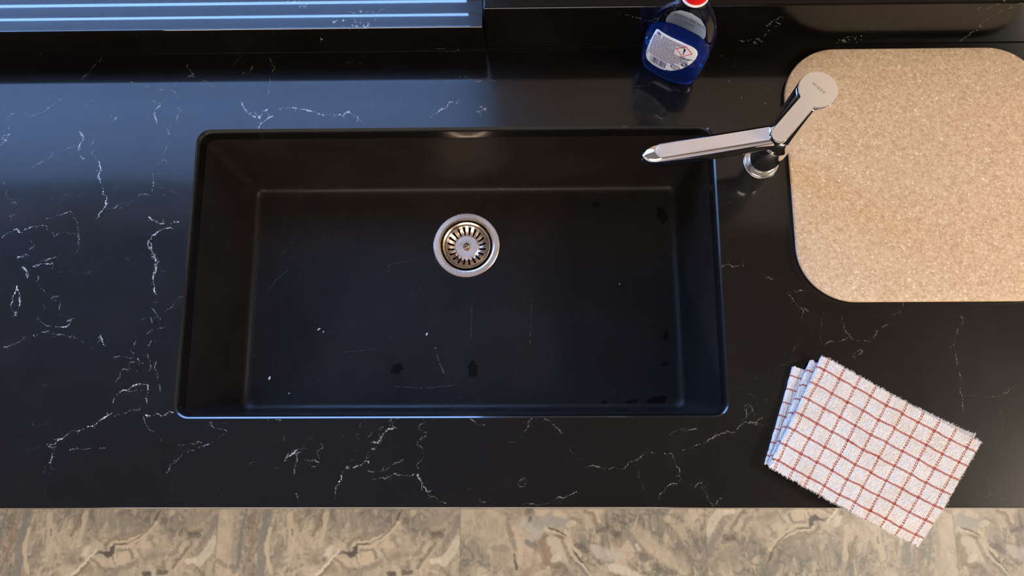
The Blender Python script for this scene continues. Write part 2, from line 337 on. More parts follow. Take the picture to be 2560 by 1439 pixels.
def build_floor():
    V, Fc, CO = [], [], []; off = 0
    for row in range(-5, 6):
        for k in range(-4, 7):
            x0 = TX + (k-1)*TW; y1 = FY - row*TW     # tile spans x0..x0+TW, y1-TW..y1
            if x0 > X1 or x0+TW < X0 or y1-TW > YW or y1 < Y0: continue
            fine = row == 0 and -1 <= k <= 4
            nx = 430 if fine else 22
            xs = np.concatenate([[0], np.linspace(.0011, TW-.0011, nx), [TW]])
            ys = np.concatenate([[0], np.linspace(.0011, .19, 135), np.linspace(.2, TW-.0011, 40), [TW]]) if fine else np.concatenate([[0], np.linspace(.0011, TW-.0011, 22), [TW]])
            gx, gy = np.meshgrid(xs, ys, indexing='ij')
            kind = {0:'A',1:'A',2:'C',3:'D',4:'E'}.get(k, 'C') if row == 0 else 'ACDE'[(k*3+row*5) % 4]
            col = tile_color(gx/TW*2420, gy/TW*2420, kind)
            col[[0,-1],:,:] = (.16,.13,.10); col[:,[0,-1],:] = (.16,.13,.10)
            n = gx.size; a, b = gx.shape
            V.append(np.stack([x0+gx, y1-gy, np.zeros_like(gx)], -1).reshape(-1, 3)); CO.append(col.reshape(-1, 3))
            i = np.arange(a*b).reshape(a, b)+off
            Fc.append(np.stack([i[:-1,:-1], i[:-1,1:], i[1:,1:], i[1:,:-1]], -1).reshape(-1, 4)); off += n
    V = np.concatenate(V); Fc = np.concatenate(Fc); CO = np.concatenate(CO)
    me = bpy.data.meshes.new('floor'); me.vertices.add(len(V)); me.vertices.foreach_set('co', V.astype(np.float32).ravel())
    me.loops.add(Fc.size); me.loops.foreach_set('vertex_index', Fc.ravel()); me.polygons.add(len(Fc)); me.polygons.foreach_set('loop_start', np.arange(0, Fc.size, 4))
    me.update(calc_edges=True); me.validate()
    at_ = me.color_attributes.new('tile', 'FLOAT_COLOR', 'POINT'); at_.data.foreach_set('color', np.concatenate([CO, np.ones((len(CO), 1))], 1).astype(np.float32).ravel())
    m = mat('marbled_tile', (.5,.4,.3), .42); t = NT(m)
    t.link(t.n('ShaderNodeAttribute', attribute_name='tile').outputs['Color'], t.p.inputs['Base Color'])
    me.materials.append(m); o = bpy.data.objects.new('floor', me); COL.objects.link(o); structure(o)
build_floor()

# ------------------------------------------------------------------ window with venetian blind
M_PANE = bpy.data.materials.new('window_glass'); M_PANE.use_nodes = True
nt = M_PANE.node_tree; nt.nodes.clear(); out = nt.nodes.new('ShaderNodeOutputMaterial'); mx = nt.nodes.new('ShaderNodeMixShader')
tr = nt.nodes.new('ShaderNodeBsdfTransparent'); gl = nt.nodes.new('ShaderNodeBsdfGlossy'); gl.inputs['Roughness'].default_value = 0.0
mx.inputs[0].default_value = .04
nt.links.new(tr.outputs[0], mx.inputs[1]); nt.links.new(gl.outputs[0], mx.inputs[2]); nt.links.new(mx.outputs[0], out.inputs[0])
win = box_obj('window_1', [(WX0, WX0+.05, YW+.09, YW+.15, WZ0, WZ1), (WX1-.05, WX1, YW+.09, YW+.15, WZ0, WZ1), (WX0+.05, WX1-.05, YW+.09, YW+.15, WZ0, WZ0+.022), (WX0+.05, WX1-.05, YW+.09, YW+.15, WZ1-.05, WZ1)], M_WHITE); structure(win)
pane = box_obj('pane', (WX0+.045, WX1-.045, YW+.118, YW+.122, WZ0+.018, WZ1-.045), M_PANE, parent=win)
M_SLAT = bpy.data.materials.new('blind_slat'); M_SLAT.use_nodes = True
nt = M_SLAT.node_tree; nt.nodes.clear(); out = nt.nodes.new('ShaderNodeOutputMaterial'); mx = nt.nodes.new('ShaderNodeMixShader'); mx.inputs[0].default_value = .28
df = nt.nodes.new('ShaderNodeBsdfDiffuse'); df.inputs[0].default_value = (.62,.63,.64,1); tl = nt.nodes.new('ShaderNodeBsdfTranslucent'); tl.inputs[0].default_value = (.80,.82,.84,1)
nt.links.new(df.outputs[0], mx.inputs[1]); nt.links.new(tl.outputs[0], mx.inputs[2]); nt.links.new(mx.outputs[0], out.inputs[0])
v, f = [], []
z = WZ0+.075; ST = math.radians(-60)
while z < WZ1-.05:
    xa, xb = WX0+.012, WX1-.012; w = .0114
    prof = []
    for i in range(7):
        s = -1+2*i/6; prof.append((s*w*math.cos(ST)-.0014*(1-s*s), s*w*math.sin(ST)-.0008*(1-s*s)))
    n = len(v)
    for xx in (xa, xb):
        for (dy, dz) in prof: v.append((xx, YW+.045+dy, z+dz))
    for i in range(6): f.append([n+i, n+i+1, n+7+i+1, n+7+i])
    z += .0475
box(v, f, WX0+.01, WX1-.01, YW+.028, YW+.062, WZ1-.05, WZ1-.005); box(v, f, WX0+.012, WX1-.012, YW+.03, YW+.06, WZ0+.048, WZ0+.060)
blind = mesh_obj('window_blind', v, f, M_SLAT, smooth=False)
tag(blind, 'pale venetian blind hanging in the window, mirrored as stripes in the sill', 'blind')

# ------------------------------------------------------------------ stonework
def stone_box(name, d, label, cat, bev=.0015, m=M_STONE):
    o = box_obj(name, d, m, bev); return tag(o, label, cat)
XE = -0.0615
stone_box('window_sill', (-2.65, XE-.001, .6246, YW+.09, WZ0-.02, WZ0), 'black marbled stone window sill shining blue under the window', 'window sill', .0012, M_SILL)
stone_box('backsplash', (-2.65, XE-.001, YB, .655, ZC, WZ0-.0202), 'low black stone backsplash strip below the blue shining window sill', 'backsplash')
stone_box('stone_ledge', (XE+.001, 2.25, .6365, YW-.001, ZC, ZC+.1135), 'dark stone backsplash ledge behind the blue soap bottle and the cutting board', 'ledge', .0025)
SX0, SX1, SY0, SY1 = -.5075, .2848, .0621, .4977
scx, scy, shx, shy = (SX0+SX1)/2, (SY0+SY1)/2, (SX1-SX0)/2, (SY1-SY0)/2
CX0, CX1 = -2.65, 2.25
def build_counter():
    R0 = .017
    base = rr(scx, scy, shx, shy, R0)
    n = len(base)
    def outer(ins):
        x0, x1, y0, y1 = CX0+ins, CX1-ins, YF+ins, .6365-ins
        pts = []
        for (x, y) in base:
            dx, dy = x-scx, y-scy; k = 1e9
            if dx > 0: k = min(k, (x1-scx)/dx)
            if dx < 0: k = min(k, (x0-scx)/dx)
            if dy > 0: k = min(k, (y1-scy)/dy)
            if dy < 0: k = min(k, (y0-scy)/dy)
            pts.append([scx+dx*k, scy+dy*k])
        for c in ((x0,y0),(x1,y0),(x1,y1),(x0,y1)):
            ang = [abs(math.remainder(math.atan2(p[1]-scy, p[0]-scx)-math.atan2(c[1]-scy, c[0]-scx), 2*math.pi)) for p in base]
            i = ang.index(min(ang)); pts[i] = list(c)
        return pts
    TH = .03; rings = []
    def put(pts, z): rings.append([(p[0], p[1], ZC+z) for p in pts])
    put(outer(.002), -TH); put(outer(0), -TH+.002); put(outer(0), -.0010)
    put(outer(.0003), -.0003); put(outer(.0010), 0)
    for o, z in ((.0050, 0), (.0026, -.0017), (.0004, -.0048), (.0, -.0056)): put(rr(scx, scy, shx+o, shy+o, R0+o), z)
    put(base, -TH+.001); put(rr(scx, scy, shx+.001, shy+.001, R0+.001), -TH)
    v, f = loft(rings, loop=True)
    return v, f
# traced veins: region = (x0, y0, scale); stroke = (level, points in region units)
V_A = (0, 180, 2.767); V_B = (0, 600, 2.1156); V_C = (600, 1000, 4.0); V_D = (1240, 1000, 3.657); V_E = (1780, 720, 2.481); V_F = (0, 0, 2.0); V_G = (1560, 0, 3.0); V_H = (1780, 330, 3.69); V_I = (1600, 120, 6.4)
VEINS = [
(V_A, 1, "880,45 980,95 1070,120 1190,125 1240,160 1215,185|1190,110 1250,60 1330,25|1330,25 1390,50 1450,80 1480,110|50,330 70,300 100,285|40,350 65,400|165,290 215,305 270,285 300,280 340,245 420,185|585,240 620,215 630,190|770,290 795,320 805,305 780,335|1200,240 1260,265 1230,310 1215,340|1180,370 1165,450 1155,520 1125,570|640,430 640,540 645,580|740,940 800,940 870,905 950,880 1010,845 1050,850|830,940 900,905|460,535 520,500|215,665 250,640 300,615 360,580 355,555|1075,660 1090,630 1130,605 1180,625|1065,690 1060,760 1055,850|1100,1300 1110,1350 1135,1380|40,860 60,870 100,880 125,900 90,910|65,1000 105,985 75,1030|320,1060 325,1090 370,1110 390,1150|390,1130 410,1110 480,1120 545,1125|540,1080 545,1130 550,1210 530,1245|480,960 510,980 530,1030 545,1080|210,1165 240,1200 205,1230|275,1310 340,1290 395,1275 430,1245|390,990 470,970|20,760 50,800 45,850"),
(V_A, 2, "70,430 30,440 10,465 45,470 5,505|1060,195 1110,215 1110,235 1080,255 1070,300 1085,330 1090,365|550,410 580,460 560,490 545,530 550,570 575,605|645,580 685,620 700,680 695,750 710,800 740,860 735,920 700,965 640,1035|1030,1000 1050,1020 1100,1045 1180,1050 1240,1035|1200,1080 1150,1080 1100,1100 1050,1130 1025,1170 1030,1215 1060,1240 1075,1290 1080,1350 1060,1420|320,1015 350,1010|300,1060 220,1070 110,1085 50,1115 10,1145|120,1280 160,1275 190,1260|230,1345 300,1325 370,1320|150,1360 180,1370 190,1425|1670,215 1690,250 1730,290 1770,315"),
(V_A, 0, "555,70 600,30 640,0|390,700 440,670 490,650|165,720 165,850|1090,690 1170,740 1300,770 1360,790|1180,660 1290,705 1350,740|350,960 370,920 440,860 480,830|365,960 365,780 380,745 440,800 480,860|540,860 580,800 650,745 680,740|870,1280 920,1340|400,1390 520,1390 630,1375|1080,800 1200,830 1330,860|780,880 790,830 830,790|1110,850 1260,835"),
(V_B, 2, "785,0 800,45 825,80 820,150 810,200 815,235 830,290|600,860 605,830 645,795 690,780 740,760 785,765 790,800 780,860|410,1010 450,990 520,960 550,940 600,905|770,925 830,915 850,930 950,918|330,1050 285,1080 255,1090 290,1100 275,1150 270,1180|90,240 65,310 60,360 85,400 105,340 95,260|330,460 375,440 370,420 350,430|530,495 540,530 560,560|120,140 145,160 145,200"),
(V_B, 1, "840,325 815,330|800,360 815,370 830,395 850,420|800,440 800,410 750,420|865,380 910,355 945,300 975,290|775,495 800,475 850,465 880,455|780,555 800,530 790,560|690,580 710,600|600,620 690,625 740,625|780,600 800,640 790,690|830,640 820,660 830,700 835,740|680,640 690,680 650,680 635,720 610,750|660,800 690,800 750,795|600,930 650,915 700,895 745,890|760,930 765,960 790,1000 860,1060|330,1050 360,1025 410,1010|240,1180 230,1230|270,1190 265,1235|370,1110 450,1105 555,1100|880,1230 900,1190 950,1150 985,1110 1060,1090 1140,1060|920,1080 1000,1075 1070,1070|1110,960 1140,995 1200,1010 1160,1040|20,565 70,550 120,525 150,500 220,485 260,480|200,410 230,440 330,460|300,320 270,310 310,300|320,330 320,400|250,490 310,500 400,520 450,540|200,190 205,240 240,280|175,135 220,125 300,90|720,500 710,560|730,620 720,700|840,760 850,800|690,650 720,640 760,650"),
(V_B, 0, "215,1270 205,1400|130,1270 110,1350|905,1300 890,1350 880,1390|1240,960 1180,970|210,740 220,765 270,760|165,965 185,985 240,965 260,980|230,340 235,360 205,410|50,1330 60,1335|20,1110 120,1100 210,1090|100,1050 110,1090|740,1090 745,1050"),
(V_C, 2, "445,610 480,560 540,530 560,495|1490,205 1530,230 1535,280 1460,300 1430,350 1400,390 1380,440 1310,500|1290,630 1255,605 1200,650 1120,675|1080,655 1050,700 1010,750 990,820|1780,735 1800,790 1830,840 1870,920 1910,910|1290,420 1340,410 1370,420"),
(V_C, 1, "560,495 660,480|560,540 575,600 550,660 540,740|720,670 770,655 810,640|640,590 680,600 790,620|810,430 830,480 760,530 800,510|780,540 790,590|1590,185 1490,205|1310,500 1265,560 1265,590|1430,265 1330,290 1310,340 1280,370|1370,420 1420,405|1020,835 960,865 950,930 920,1020|1260,180 1230,210 1200,240 1195,275|1865,350 1790,400 1775,450 1830,490 1840,550 1800,610 1765,650 1780,690|1280,710 1320,720 1400,710 1490,680 1500,650 1560,620 1660,585|1550,730 1630,750 1780,735|1880,940 1940,960 1990,1030 2070,1020|560,930 580,980 570,1050|2300,180 2340,210 2370,245 2450,250|2390,985 2410,1015 2460,1020|270,190 310,220 370,190 410,200|1860,215 1800,240 1785,270 1800,300 1870,320|1320,790 1400,770 1450,790 1550,730|1150,350 1190,380 1210,410"),
(V_C, 0, "550,660 620,635 700,620 740,610 800,605|360,415 430,405 450,390 430,350 400,310|1960,185 1900,220 1830,240|1870,830 1890,880|1990,1040 1960,1075|1490,840 1460,800|2250,890 2350,875|2390,1040 2440,1065|1100,540 1170,490|910,600 960,610 1060,600|1080,610 1170,590|70,640 130,620 220,600|300,655 340,670 400,680|940,415 1010,370 1040,350|640,400 680,390 720,370 720,310 780,290|720,720 700,770 610,775|180,920 240,930"),
(V_D, 1, "290,250 295,200 340,155|290,245 340,190 400,150|280,260 245,290 240,330|430,165 520,220 570,265 595,310|810,615 880,590 950,610 1060,615 1130,635 1200,600 1270,550 1330,510 1390,470 1455,485|1540,480 1610,490 1630,545 1650,600 1670,670 1690,710|1690,720 1620,760 1550,800 1500,860 1480,910 1450,975|1820,790 1850,735 1890,740 1830,770 1860,800 1910,790|1880,800 1920,850 1945,910 1975,950 2005,970 2030,920 2060,890|1700,455 1820,415 1930,380 1990,335 2060,295 2110,295 2180,285 2230,230 2270,205 2350,200 2400,215 2460,245|2270,200 2290,150 2280,60 2310,30 2340,70 2370,150|1720,260 1740,290 1760,270 1840,262|1110,120 1210,145 1240,160|300,945 380,965 470,945 540,910 620,895 690,860 780,845|195,760 215,795 260,790 285,750 265,710 240,720 210,740"),
(V_D, 0, "240,330 200,360 110,375|650,370 685,470 740,515 790,560|1690,735 1740,740 1800,780|1990,325 2000,300|2400,100 2380,150|1570,320 1650,270 1720,260|225,970 300,945|600,915 640,895|750,690 765,700|1310,640 1320,720 1350,810 1380,850 1360,895|2060,345 2110,300"),
(V_E, 1, "465,20 500,65 530,110 570,140 565,200|570,120 605,150|500,25 560,15 640,15|1185,85 1130,160 1080,230 1020,270 1000,310 950,325 860,305 830,270 805,170|850,305 780,330 710,340 700,360|870,410 930,380 920,410 870,430|1540,170 1520,260 1505,330 1515,430 1535,530 1545,600 1555,690 1560,780|1740,670 1790,665 1830,650 1850,625|0,930 60,900 140,890 190,840 280,830 320,800"),
(V_E, 0, "700,130 680,220 665,310 700,380|800,420 860,440 900,440|540,300 510,370 500,400|525,430 520,455 460,470 390,495 340,540 270,555 250,530|1560,670 1640,665 1700,675 1740,665|1850,625 1900,600|1740,680 1780,750 1810,800 1800,860 1770,930 1750,980|1620,1060 1660,1120 1690,1160 1720,1200 1730,1280 1770,1310 1830,1310|1680,1290 1730,1280|400,650 370,690 290,685 230,660 180,620 120,615|200,750 240,720 250,770 210,800 270,800|1450,730 1520,690|0,1340 50,1300"),
(V_F, 1, "515,275 470,330 440,370 400,415|1265,330 1240,370 1190,385|1350,290 1380,340 1350,390 1340,440 1330,480|2275,375 2340,385 2400,405 2480,410|965,270 970,370 940,395"),
(V_F, 2, "1210,510 1230,560 1300,595 1300,580 1340,540|1400,545 1480,540 1530,550 1590,565 1650,575 1720,580 1745,555 1790,590 1785,610|2150,590 2190,560 2230,540 2245,510 2300,515|1285,650 1300,625 1330,600 1370,580|2380,560 2430,550 2400,530"),
(V_F, 0, "1215,270 1170,320 1165,340|1010,400 1060,430 1130,440|1230,505 1290,515|1720,610 1735,570|1750,515 1800,520 1830,530|1860,510 1855,560 1820,610|1820,440 1850,440|2165,520 2240,520|2040,600 2060,580 2110,578|2230,260 2280,262|2225,300 2240,345 2260,350|1730,315 1800,315 1860,330|2510,480 2550,455|2410,430 2440,380"),
(V_G, 0, "320,620 315,700 325,760 310,800 240,860 290,890|80,650 160,645 220,620|1050,660 1110,670|550,720 600,700 640,680"),
(V_G, 1, "240,860 265,885 290,890 300,880"),
(V_H, 0, "265,515 310,480 365,460|40,570 120,545 200,560|90,685 175,640|330,550 375,550|720,830 710,870 730,930 715,990|540,790 560,780|100,945 230,940|520,560 540,610"),
(V_H, 1, "55,1260 100,1235 200,1245 295,1240|285,1180 290,1240|500,1350 520,1335 540,1355 605,1360"),
(V_I, 0, "1530,240 1580,215|1410,485 1470,490|1990,640 2040,660 2090,655|1480,310 1520,260"),
]
def add_veins(v, f, mi):
    def inside_hole(x, y, m=.0056): return SX0-m < x < SX1+m and SY0-m < y < SY1+m
    def quad(x, y, dx, dy, L, w, level):
        if inside_hole(x, y) or not (YF+.003 < y < YB-.0005): return
        n = len(v); h = ZC+.00012+random.random()*.00008
        for a, b in ((-1,-1),(1,-1),(1,1),(-1,1)):
            j = 1+random.uniform(-.35,.35); v.append((x+a*dx*L*j-b*dy*w*j, y+a*dy*L*j+b*dx*w*j, h))
        f.append([n,n+1,n+2,n+3]); mi.append(1+level)
    for (ox, oy, s), lev, txt in VEINS:
        for st in txt.split('|'):
            pts = [at(ox+float(a)/s, oy+float(b)/s) for a, b in (q.split(',') for q in st.split())]
            P = [(p.x, p.y) for p in pts]
            # rough the line up by midpoint displacement
            for it in range(4):
                Q = [P[0]]
                for a, b in zip(P[:-1], P[1:]):
                    L = math.hypot(b[0]-a[0], b[1]-a[1])
                    k = random.gauss(0, .11)*L
                    Q += [((a[0]+b[0])/2-(b[1]-a[1])/max(L,1e-9)*k, (a[1]+b[1])/2+(b[0]-a[0])/max(L,1e-9)*k), b]
                P = Q
            wbase = (.00026, .00046, .00068)[lev]; phase = random.random()*9
            tot = 0
            for a, b in zip(P[:-1], P[1:]):
                L = math.hypot(b[0]-a[0], b[1]-a[1])
                if L < 1e-6: continue
                dx, dy = (b[0]-a[0])/L, (b[1]-a[1])/L
                steps = max(1, int(L/.0013)); tot += L
                env = .62+.5*math.sin(tot*260+phase)+.35*math.sin(tot*95+phase*2)
                for i in range(steps):
                    if random.random() > .42+.45*env: continue
                    q = (i+.5)/steps; x = a[0]+(b[0]-a[0])*q; y = a[1]+(b[1]-a[1])*q
                    w = wbase*max(.3, env+random.uniform(-.4,.6))
                    l2 = lev if random.random() < .72 else max(0, lev-1)
                    quad(x, y, dx, dy, L/steps*.62, w, l2)
                    if random.random() < (.10, .22, .34)[lev]:      # grains beside the vein
                        o = random.gauss(0, .0022); r = random.uniform(.00012, .0004)
                        an = random.random()*6.28
                        an *= .12; quad(x-dy*o+random.gauss(0,.001), y+dx*o, math.cos(an), math.sin(an), r*random.uniform(1.2,3.4), r*.9, max(0, lev-random.randint(0,1)))
                    if random.random() < (.006, .012, .02)[lev]:   # short side hair
                        o = math.atan2(dy, dx)+random.choice((-1,1))*random.uniform(.5,1.2); xx, yy = x, y
                        for k in range(random.randint(3, 8)):
                            o += random.gauss(0,.3); xx += math.cos(o)*.0012; yy += math.sin(o)*.0012
                            quad(xx, yy, math.cos(o), math.sin(o), .0008, wbase*.5, max(0, lev-1))
    # scattered single grains
    for _ in range(900):
        x = random.uniform(-.85, .8); y = random.uniform(YF, YB); r = random.uniform(.00012,.00030); an = random.random()*6.28
        if x < -.1 or random.random() < .3: quad(x, y, math.cos(an), math.sin(an), r*random.uniform(1,2.5), r, random.choice((0,0,1)))
    for px, py in ((1854,244),(1913,259),(1823,203),(1805,140)):
        p = at(px, py); quad(p.x, p.y, 1, 0, .0008, .0007, 2)
    x = -.85
    while x < .42:                                               # pale flecks in the joint at the back
        L = random.uniform(.0006,.003); quad(x, YB-.0012, 1, 0, L, .00016, 0); x += L*2+random.uniform(.001,.008)
v, f = build_counter(); mi = [0]*len(f)
add_veins(v, f, mi)
counter = sharp(mesh_obj('worktop', v, f, [M_TOP]+M_V, mi=mi), 14)
tag(counter, 'black marbled stone worktop with pale veins around the undermount sink', 'countertop')
structure(box_obj('wall_cabinet', [(CX0, CX1, YF+.035, YF+.055, .10, ZC-.0305), (CX0, CX1, YF+.09, YF+.10, .0, .0995)], M_CAB))

# ------------------------------------------------------------------ sink
FD = -.215
sink = empty('kitchen_sink', (scx, scy, ZC+FD), 'black composite undermount sink set into the marbled worktop', 'sink')
DR = at(1166, 612, FD)
def build_basin():
    bx0, bx1, by0, by1 = -.487, .268, .080, .478
    tx0, tx1, ty0, ty1 = SX0-.003, SX1+.003, SY0-.003, SY1+.003
    def ring(k, ins, z, r):
        x0 = tx0+(bx0-tx0)*k+ins; x1 = tx1+(bx1-tx1)*k-ins; y0 = ty0+(by0-ty0)*k+ins; y1 = ty1+(by1-ty1)*k-ins
        return [(p[0], p[1], ZC+z) for p in rr((x0+x1)/2, (y0+y1)/2, (x1-x0)/2, (y1-y0)/2, r)]
    zt = -.0302
    rings = [ring(0, -.03, zt-.012, .03), ring(0, -.03, zt-.0005, .03), ring(0, 0, zt-.0005, .016), ring(0, .0005, zt-.002, .016)]
    R = .013
    for i in range(1, 9): rings.append(ring(i/9*.94, 0, zt+(FD+R-zt)*i/9, .016))
    for i in range(0, 7):
        a = math.pi/2*i/6; rings.append(ring(1-.06*(1-i/6.), R*(1-math.cos(a)), FD+R-R*math.sin(a), .016))
    n = len(rings[0]); last = rings[-1]
    def circ(r, z):
        pts = []
        for p in last:
            a = math.atan2(p[1]-DR.y, p[0]-DR.x); pts.append((DR.x+r*math.cos(a), DR.y+r*math.sin(a), ZC+z))
        return pts
    lastm = [[(p[0]*(1-k)+q[0]*k, p[1]*(1-k)+q[1]*k, ZC+FD) for p, q in zip(last, circ(.058, FD))] for k in (.3, .7, 1)]
    rings += lastm + [circ(.0575, FD-.004), circ(.047, FD-.004), circ(.046, FD-.05), circ(.03, FD-.055)]
    v, f = loft(rings, (False, True))
    f = [list(reversed(q)) for q in f]
    return v, f
v, f = build_basin(); mi = [0]*len(f)
def blob(cx, cy, rx, ry, lev, z=FD):
    c = at(cx, cy, z); n = len(v); k = 48; e1 = at(cx+rx, cy, z)-c; e2 = at(cx, cy+ry, z)-c; ph = random.random()*6
    for i in range(k):
        a = 6.2832*i/k; r = 1+.22*math.sin(2*a+ph)+.14*math.sin(5*a+2*ph)
        p = c+e1*(r*math.cos(a))+e2*(r*math.sin(a)); v.append((p.x, p.y, ZC+z+.00022))
    f.append(list(range(n+k-1, n-1, -1))); mi.append(lev)
for b in ((993,921,17,11),(1182,922,14,17),(1512,1014,13,10),(1578,1010,20,10),(1642,1001,22,12),(1655,538,13,20),(1665,838,7,11),(1663,908,8,5),(1490,511,9,6)): blob(*b, 1)
def streak(pts, w=.0008, lev=2, dens=.7):
    P = [at(a, b, FD) for a, b in pts]
    for a, b in zip(P[:-1], P[1:]):
        d = b-a; L = d.length; m = max(1, int(L/.0015)); d.normalize()
        for i in range(m):
            if random.random() > dens: continue
            c = a+d*(L*(i+random.random())/m); n = len(v); ww = w*random.uniform(.3,1.2); l = .0012
            for s, q in ((-1,-1),(1,-1),(1,1),(-1,1)): v.append((c.x+s*d.x*l-q*d.y*ww, c.y+s*d.y*l+q*d.x*ww, ZC+FD+.0002))
            f.append([n,n+1,n+2,n+3]); mi.append(lev)
streak([(1088,868),(1096,900),(1110,932)], .0016, 2, .9); streak([(985,966),(1060,970),(1140,962)], .0007); streak([(668,730),(690,700),(720,675)], .0007, 2, .6)
streak([(965,690),(974,660),(1040,650)], .0005, 2, .6); streak([(1180,760),(1178,840)], .0006, 2, .5); streak([(1330,740),(1325,860)], .0006, 2, .5); streak([(860,880),(940,872)], .0005, 2, .5); streak([(700,640),(745,590)], .0005, 2, .35)
basin = sharp(mesh_obj('basin', v, f, [M_BASIN, M_WET, M_HAZE], sink, mi=mi, origin=sink.location), 60)
# drain
v, f = lathe([(.0575,-.0035),(.0590,-.0008),(.0588,.0006),(.0575,.0012),(.0500,.0012),(.0478,.0006),(.0462,-.0012),(.0450,-.0045),(.0447,-.012),(.044,-.03),(.0462,-.03),(.0465,-.0035)], n=96, caps=(False,False))
v = [(p[0]+DR.x, p[1]+DR.y, p[2]+DR.z) for p in v]; n = 96; k = len(v)//n
f += [[(k-1)*n+i, (k-1)*n+(i+1) % n, (i+1) % n, i] for i in range(n)]
flange = sharp(mesh_obj('drain_flange', v, f, M_STEEL, sink, origin=sink.location), 11)
tag(flange, 'brushed steel drain ring')
v, f, n = [], [], 200
prof = [(.0412,-.0035),(.0416,-.0022),(.0408,-.0014),(.0398,-.0022),(.0388,-.0046),(.0372,-.0068),(.0350,-.0085),(.0335,-.0098),(.0310,-.0118),(.0280,-.0136),(.0252,-.0148),(.0225,-.0154),(.0212,-.0154),(.0206,-.0146),(.0198,-.0142),(.0100,-.0142),(.0070,-.0142),(.0064,-.0175),(.0,-.0175)]
for r, z in prof:
    for i in range(n): v.append((DR.x+r*math.cos(2*math.pi*i/n), DR.y+r*math.sin(2*math.pi*i/n), DR.z+z))
mi = []
for k in range(len(prof)-1):
    for i in range(n):
        j = (i+1) % n
        rr_ = (prof[k][0]+prof[k+1][0])/2; tpos = (i % 10)
        if .0222 < rr_ < .0355 and tpos in (3, 4, 5, 6):
            continue
        f.append([k*n+j, k*n+i, (k+1)*n+i, (k+1)*n+j]); mi.append(1 if rr_ > .0375 and rr_ < .0395 else 0)
basket = sharp(mesh_obj('strainer_basket', v, f, [M_STEEL, M_STEELD], sink, mi=mi, origin=sink.location), 9)
tag(basket, 'slotted steel strainer basket in the drain')
so = basket.modifiers.new('thick', 'SOLIDIFY'); so.thickness = .0006; so.offset = -1
v, f = lathe([(.0040,-.0174),(.0042,-.0105),(.0052,-.0090),(.0054,-.0060),(.0046,-.0046),(.0012,-.0042)], n=24)
v = [(p[0]+DR.x, p[1]+DR.y+.0002, p[2]+DR.z) for p in v]
knob = mesh_obj('knob', v, f, mat('worn_bronze', (.42,.30,.21), .3, 1.0)); knob.parent = basket; knob.matrix_parent_inverse = Matrix.Translation(-sink.location)
v, f = lathe([(.0001,-.045),(.0445,-.045)], n=48, caps=(False, False)); v = [(p[0]+DR.x, p[1]+DR.y, p[2]+DR.z) for p in v]
v = v[48:]; f = [list(range(48))]
mesh_obj('drain_well', v, f, M_HOLE, sink, origin=sink.location)

# crumbs on the sink floor
CR = mat('crumb_white', (.80,.80,.76), .5); CY = mat('crumb_yellow', (.70,.45,.12), .5); CB = mat('crumb_teal', (.35,.62,.60), .5)
def crumb(px, py, L, w, ang, m, label):
    bm = bmesh.new(); bmesh.ops.create_icosphere(bm, subdivisions=2, radius=1.0)
    for q in bm.verts:
        j = 1+.12*math.sin(q.co.x*5+q.co.y*3)+.08*math.sin(q.co.z*7)
        q.co = Vector((q.co.x*L*j, q.co.y*w*j, q.co.z*w*.8*j))
    me = bpy.data.meshes.new('crumb'); bm.to_mesh(me); bm.free(); me.materials.append(m)
    for p in me.polygons: p.use_smooth = True
    o = bpy.data.objects.new('crumb', me); COL.objects.link(o)
    p = at(px, py, FD); o.location = (p.x, p.y, ZC+FD+w*.8+.0002); o.rotation_euler = (0, 0, math.radians(ang))
    tag(o, label, 'crumb', 'crumbs on the sink floor')
crumb(797.5,822.5,.0032,.0012,38,CR,'white crumb left of the drain, the longer of a close pair')
crumb(809,829,.0015,.0011,0,CR,'tiny white crumb beside a longer one, left of the drain')
crumb(1067,835,.0029,.0013,65,CR,'white crumb on the sink floor just below and left of the drain')
crumb(674,945,.0036,.0017,70,CR,'largest white crumb, near the lower left corner of the sink floor')
crumb(723,983,.0015,.0012,20,CB,'tiny pale teal crumb close to the front edge of the sink, left side')
crumb(1549,710,.0019,.0014,40,CY,'yellow crumb on the right half of the sink floor')

# ------------------------------------------------------------------ cutting board
def build_board():
    x0, x1, y0, y1, H, r = .3985, .795, .2215, .6220, .0125, .082
    cx, cy, hx, hy = (x0+x1)/2, (y0+y1)/2, (x1-x0)/2, (y1-y0)/2
    rings = []
    def put(i, z): rings.append([(p[0], p[1], ZC+z) for p in rr(cx, cy, hx-i, hy-i, r-i, 16, 10)])
    e = .0022
    put(.010, .0006); put(.006, .0006); put(.0045, .001); put(.0018, .0035); put(.0004, .006); put(0, .0085)
    for k in range(1, 5):
        a = math.pi/2*k/4; put(e*(1-math.cos(a)), H-e+e*math.sin(a))
    put(.02, H)
    return loft(rings), (cx, cy, ZC)
(v, f), org = build_board()
board = mesh_obj('cutting_board', v, f, M_BOARD, origin=org)
tag(board, 'beige speckled cutting board with rounded corners lying on the worktop at the right', 'cutting board')

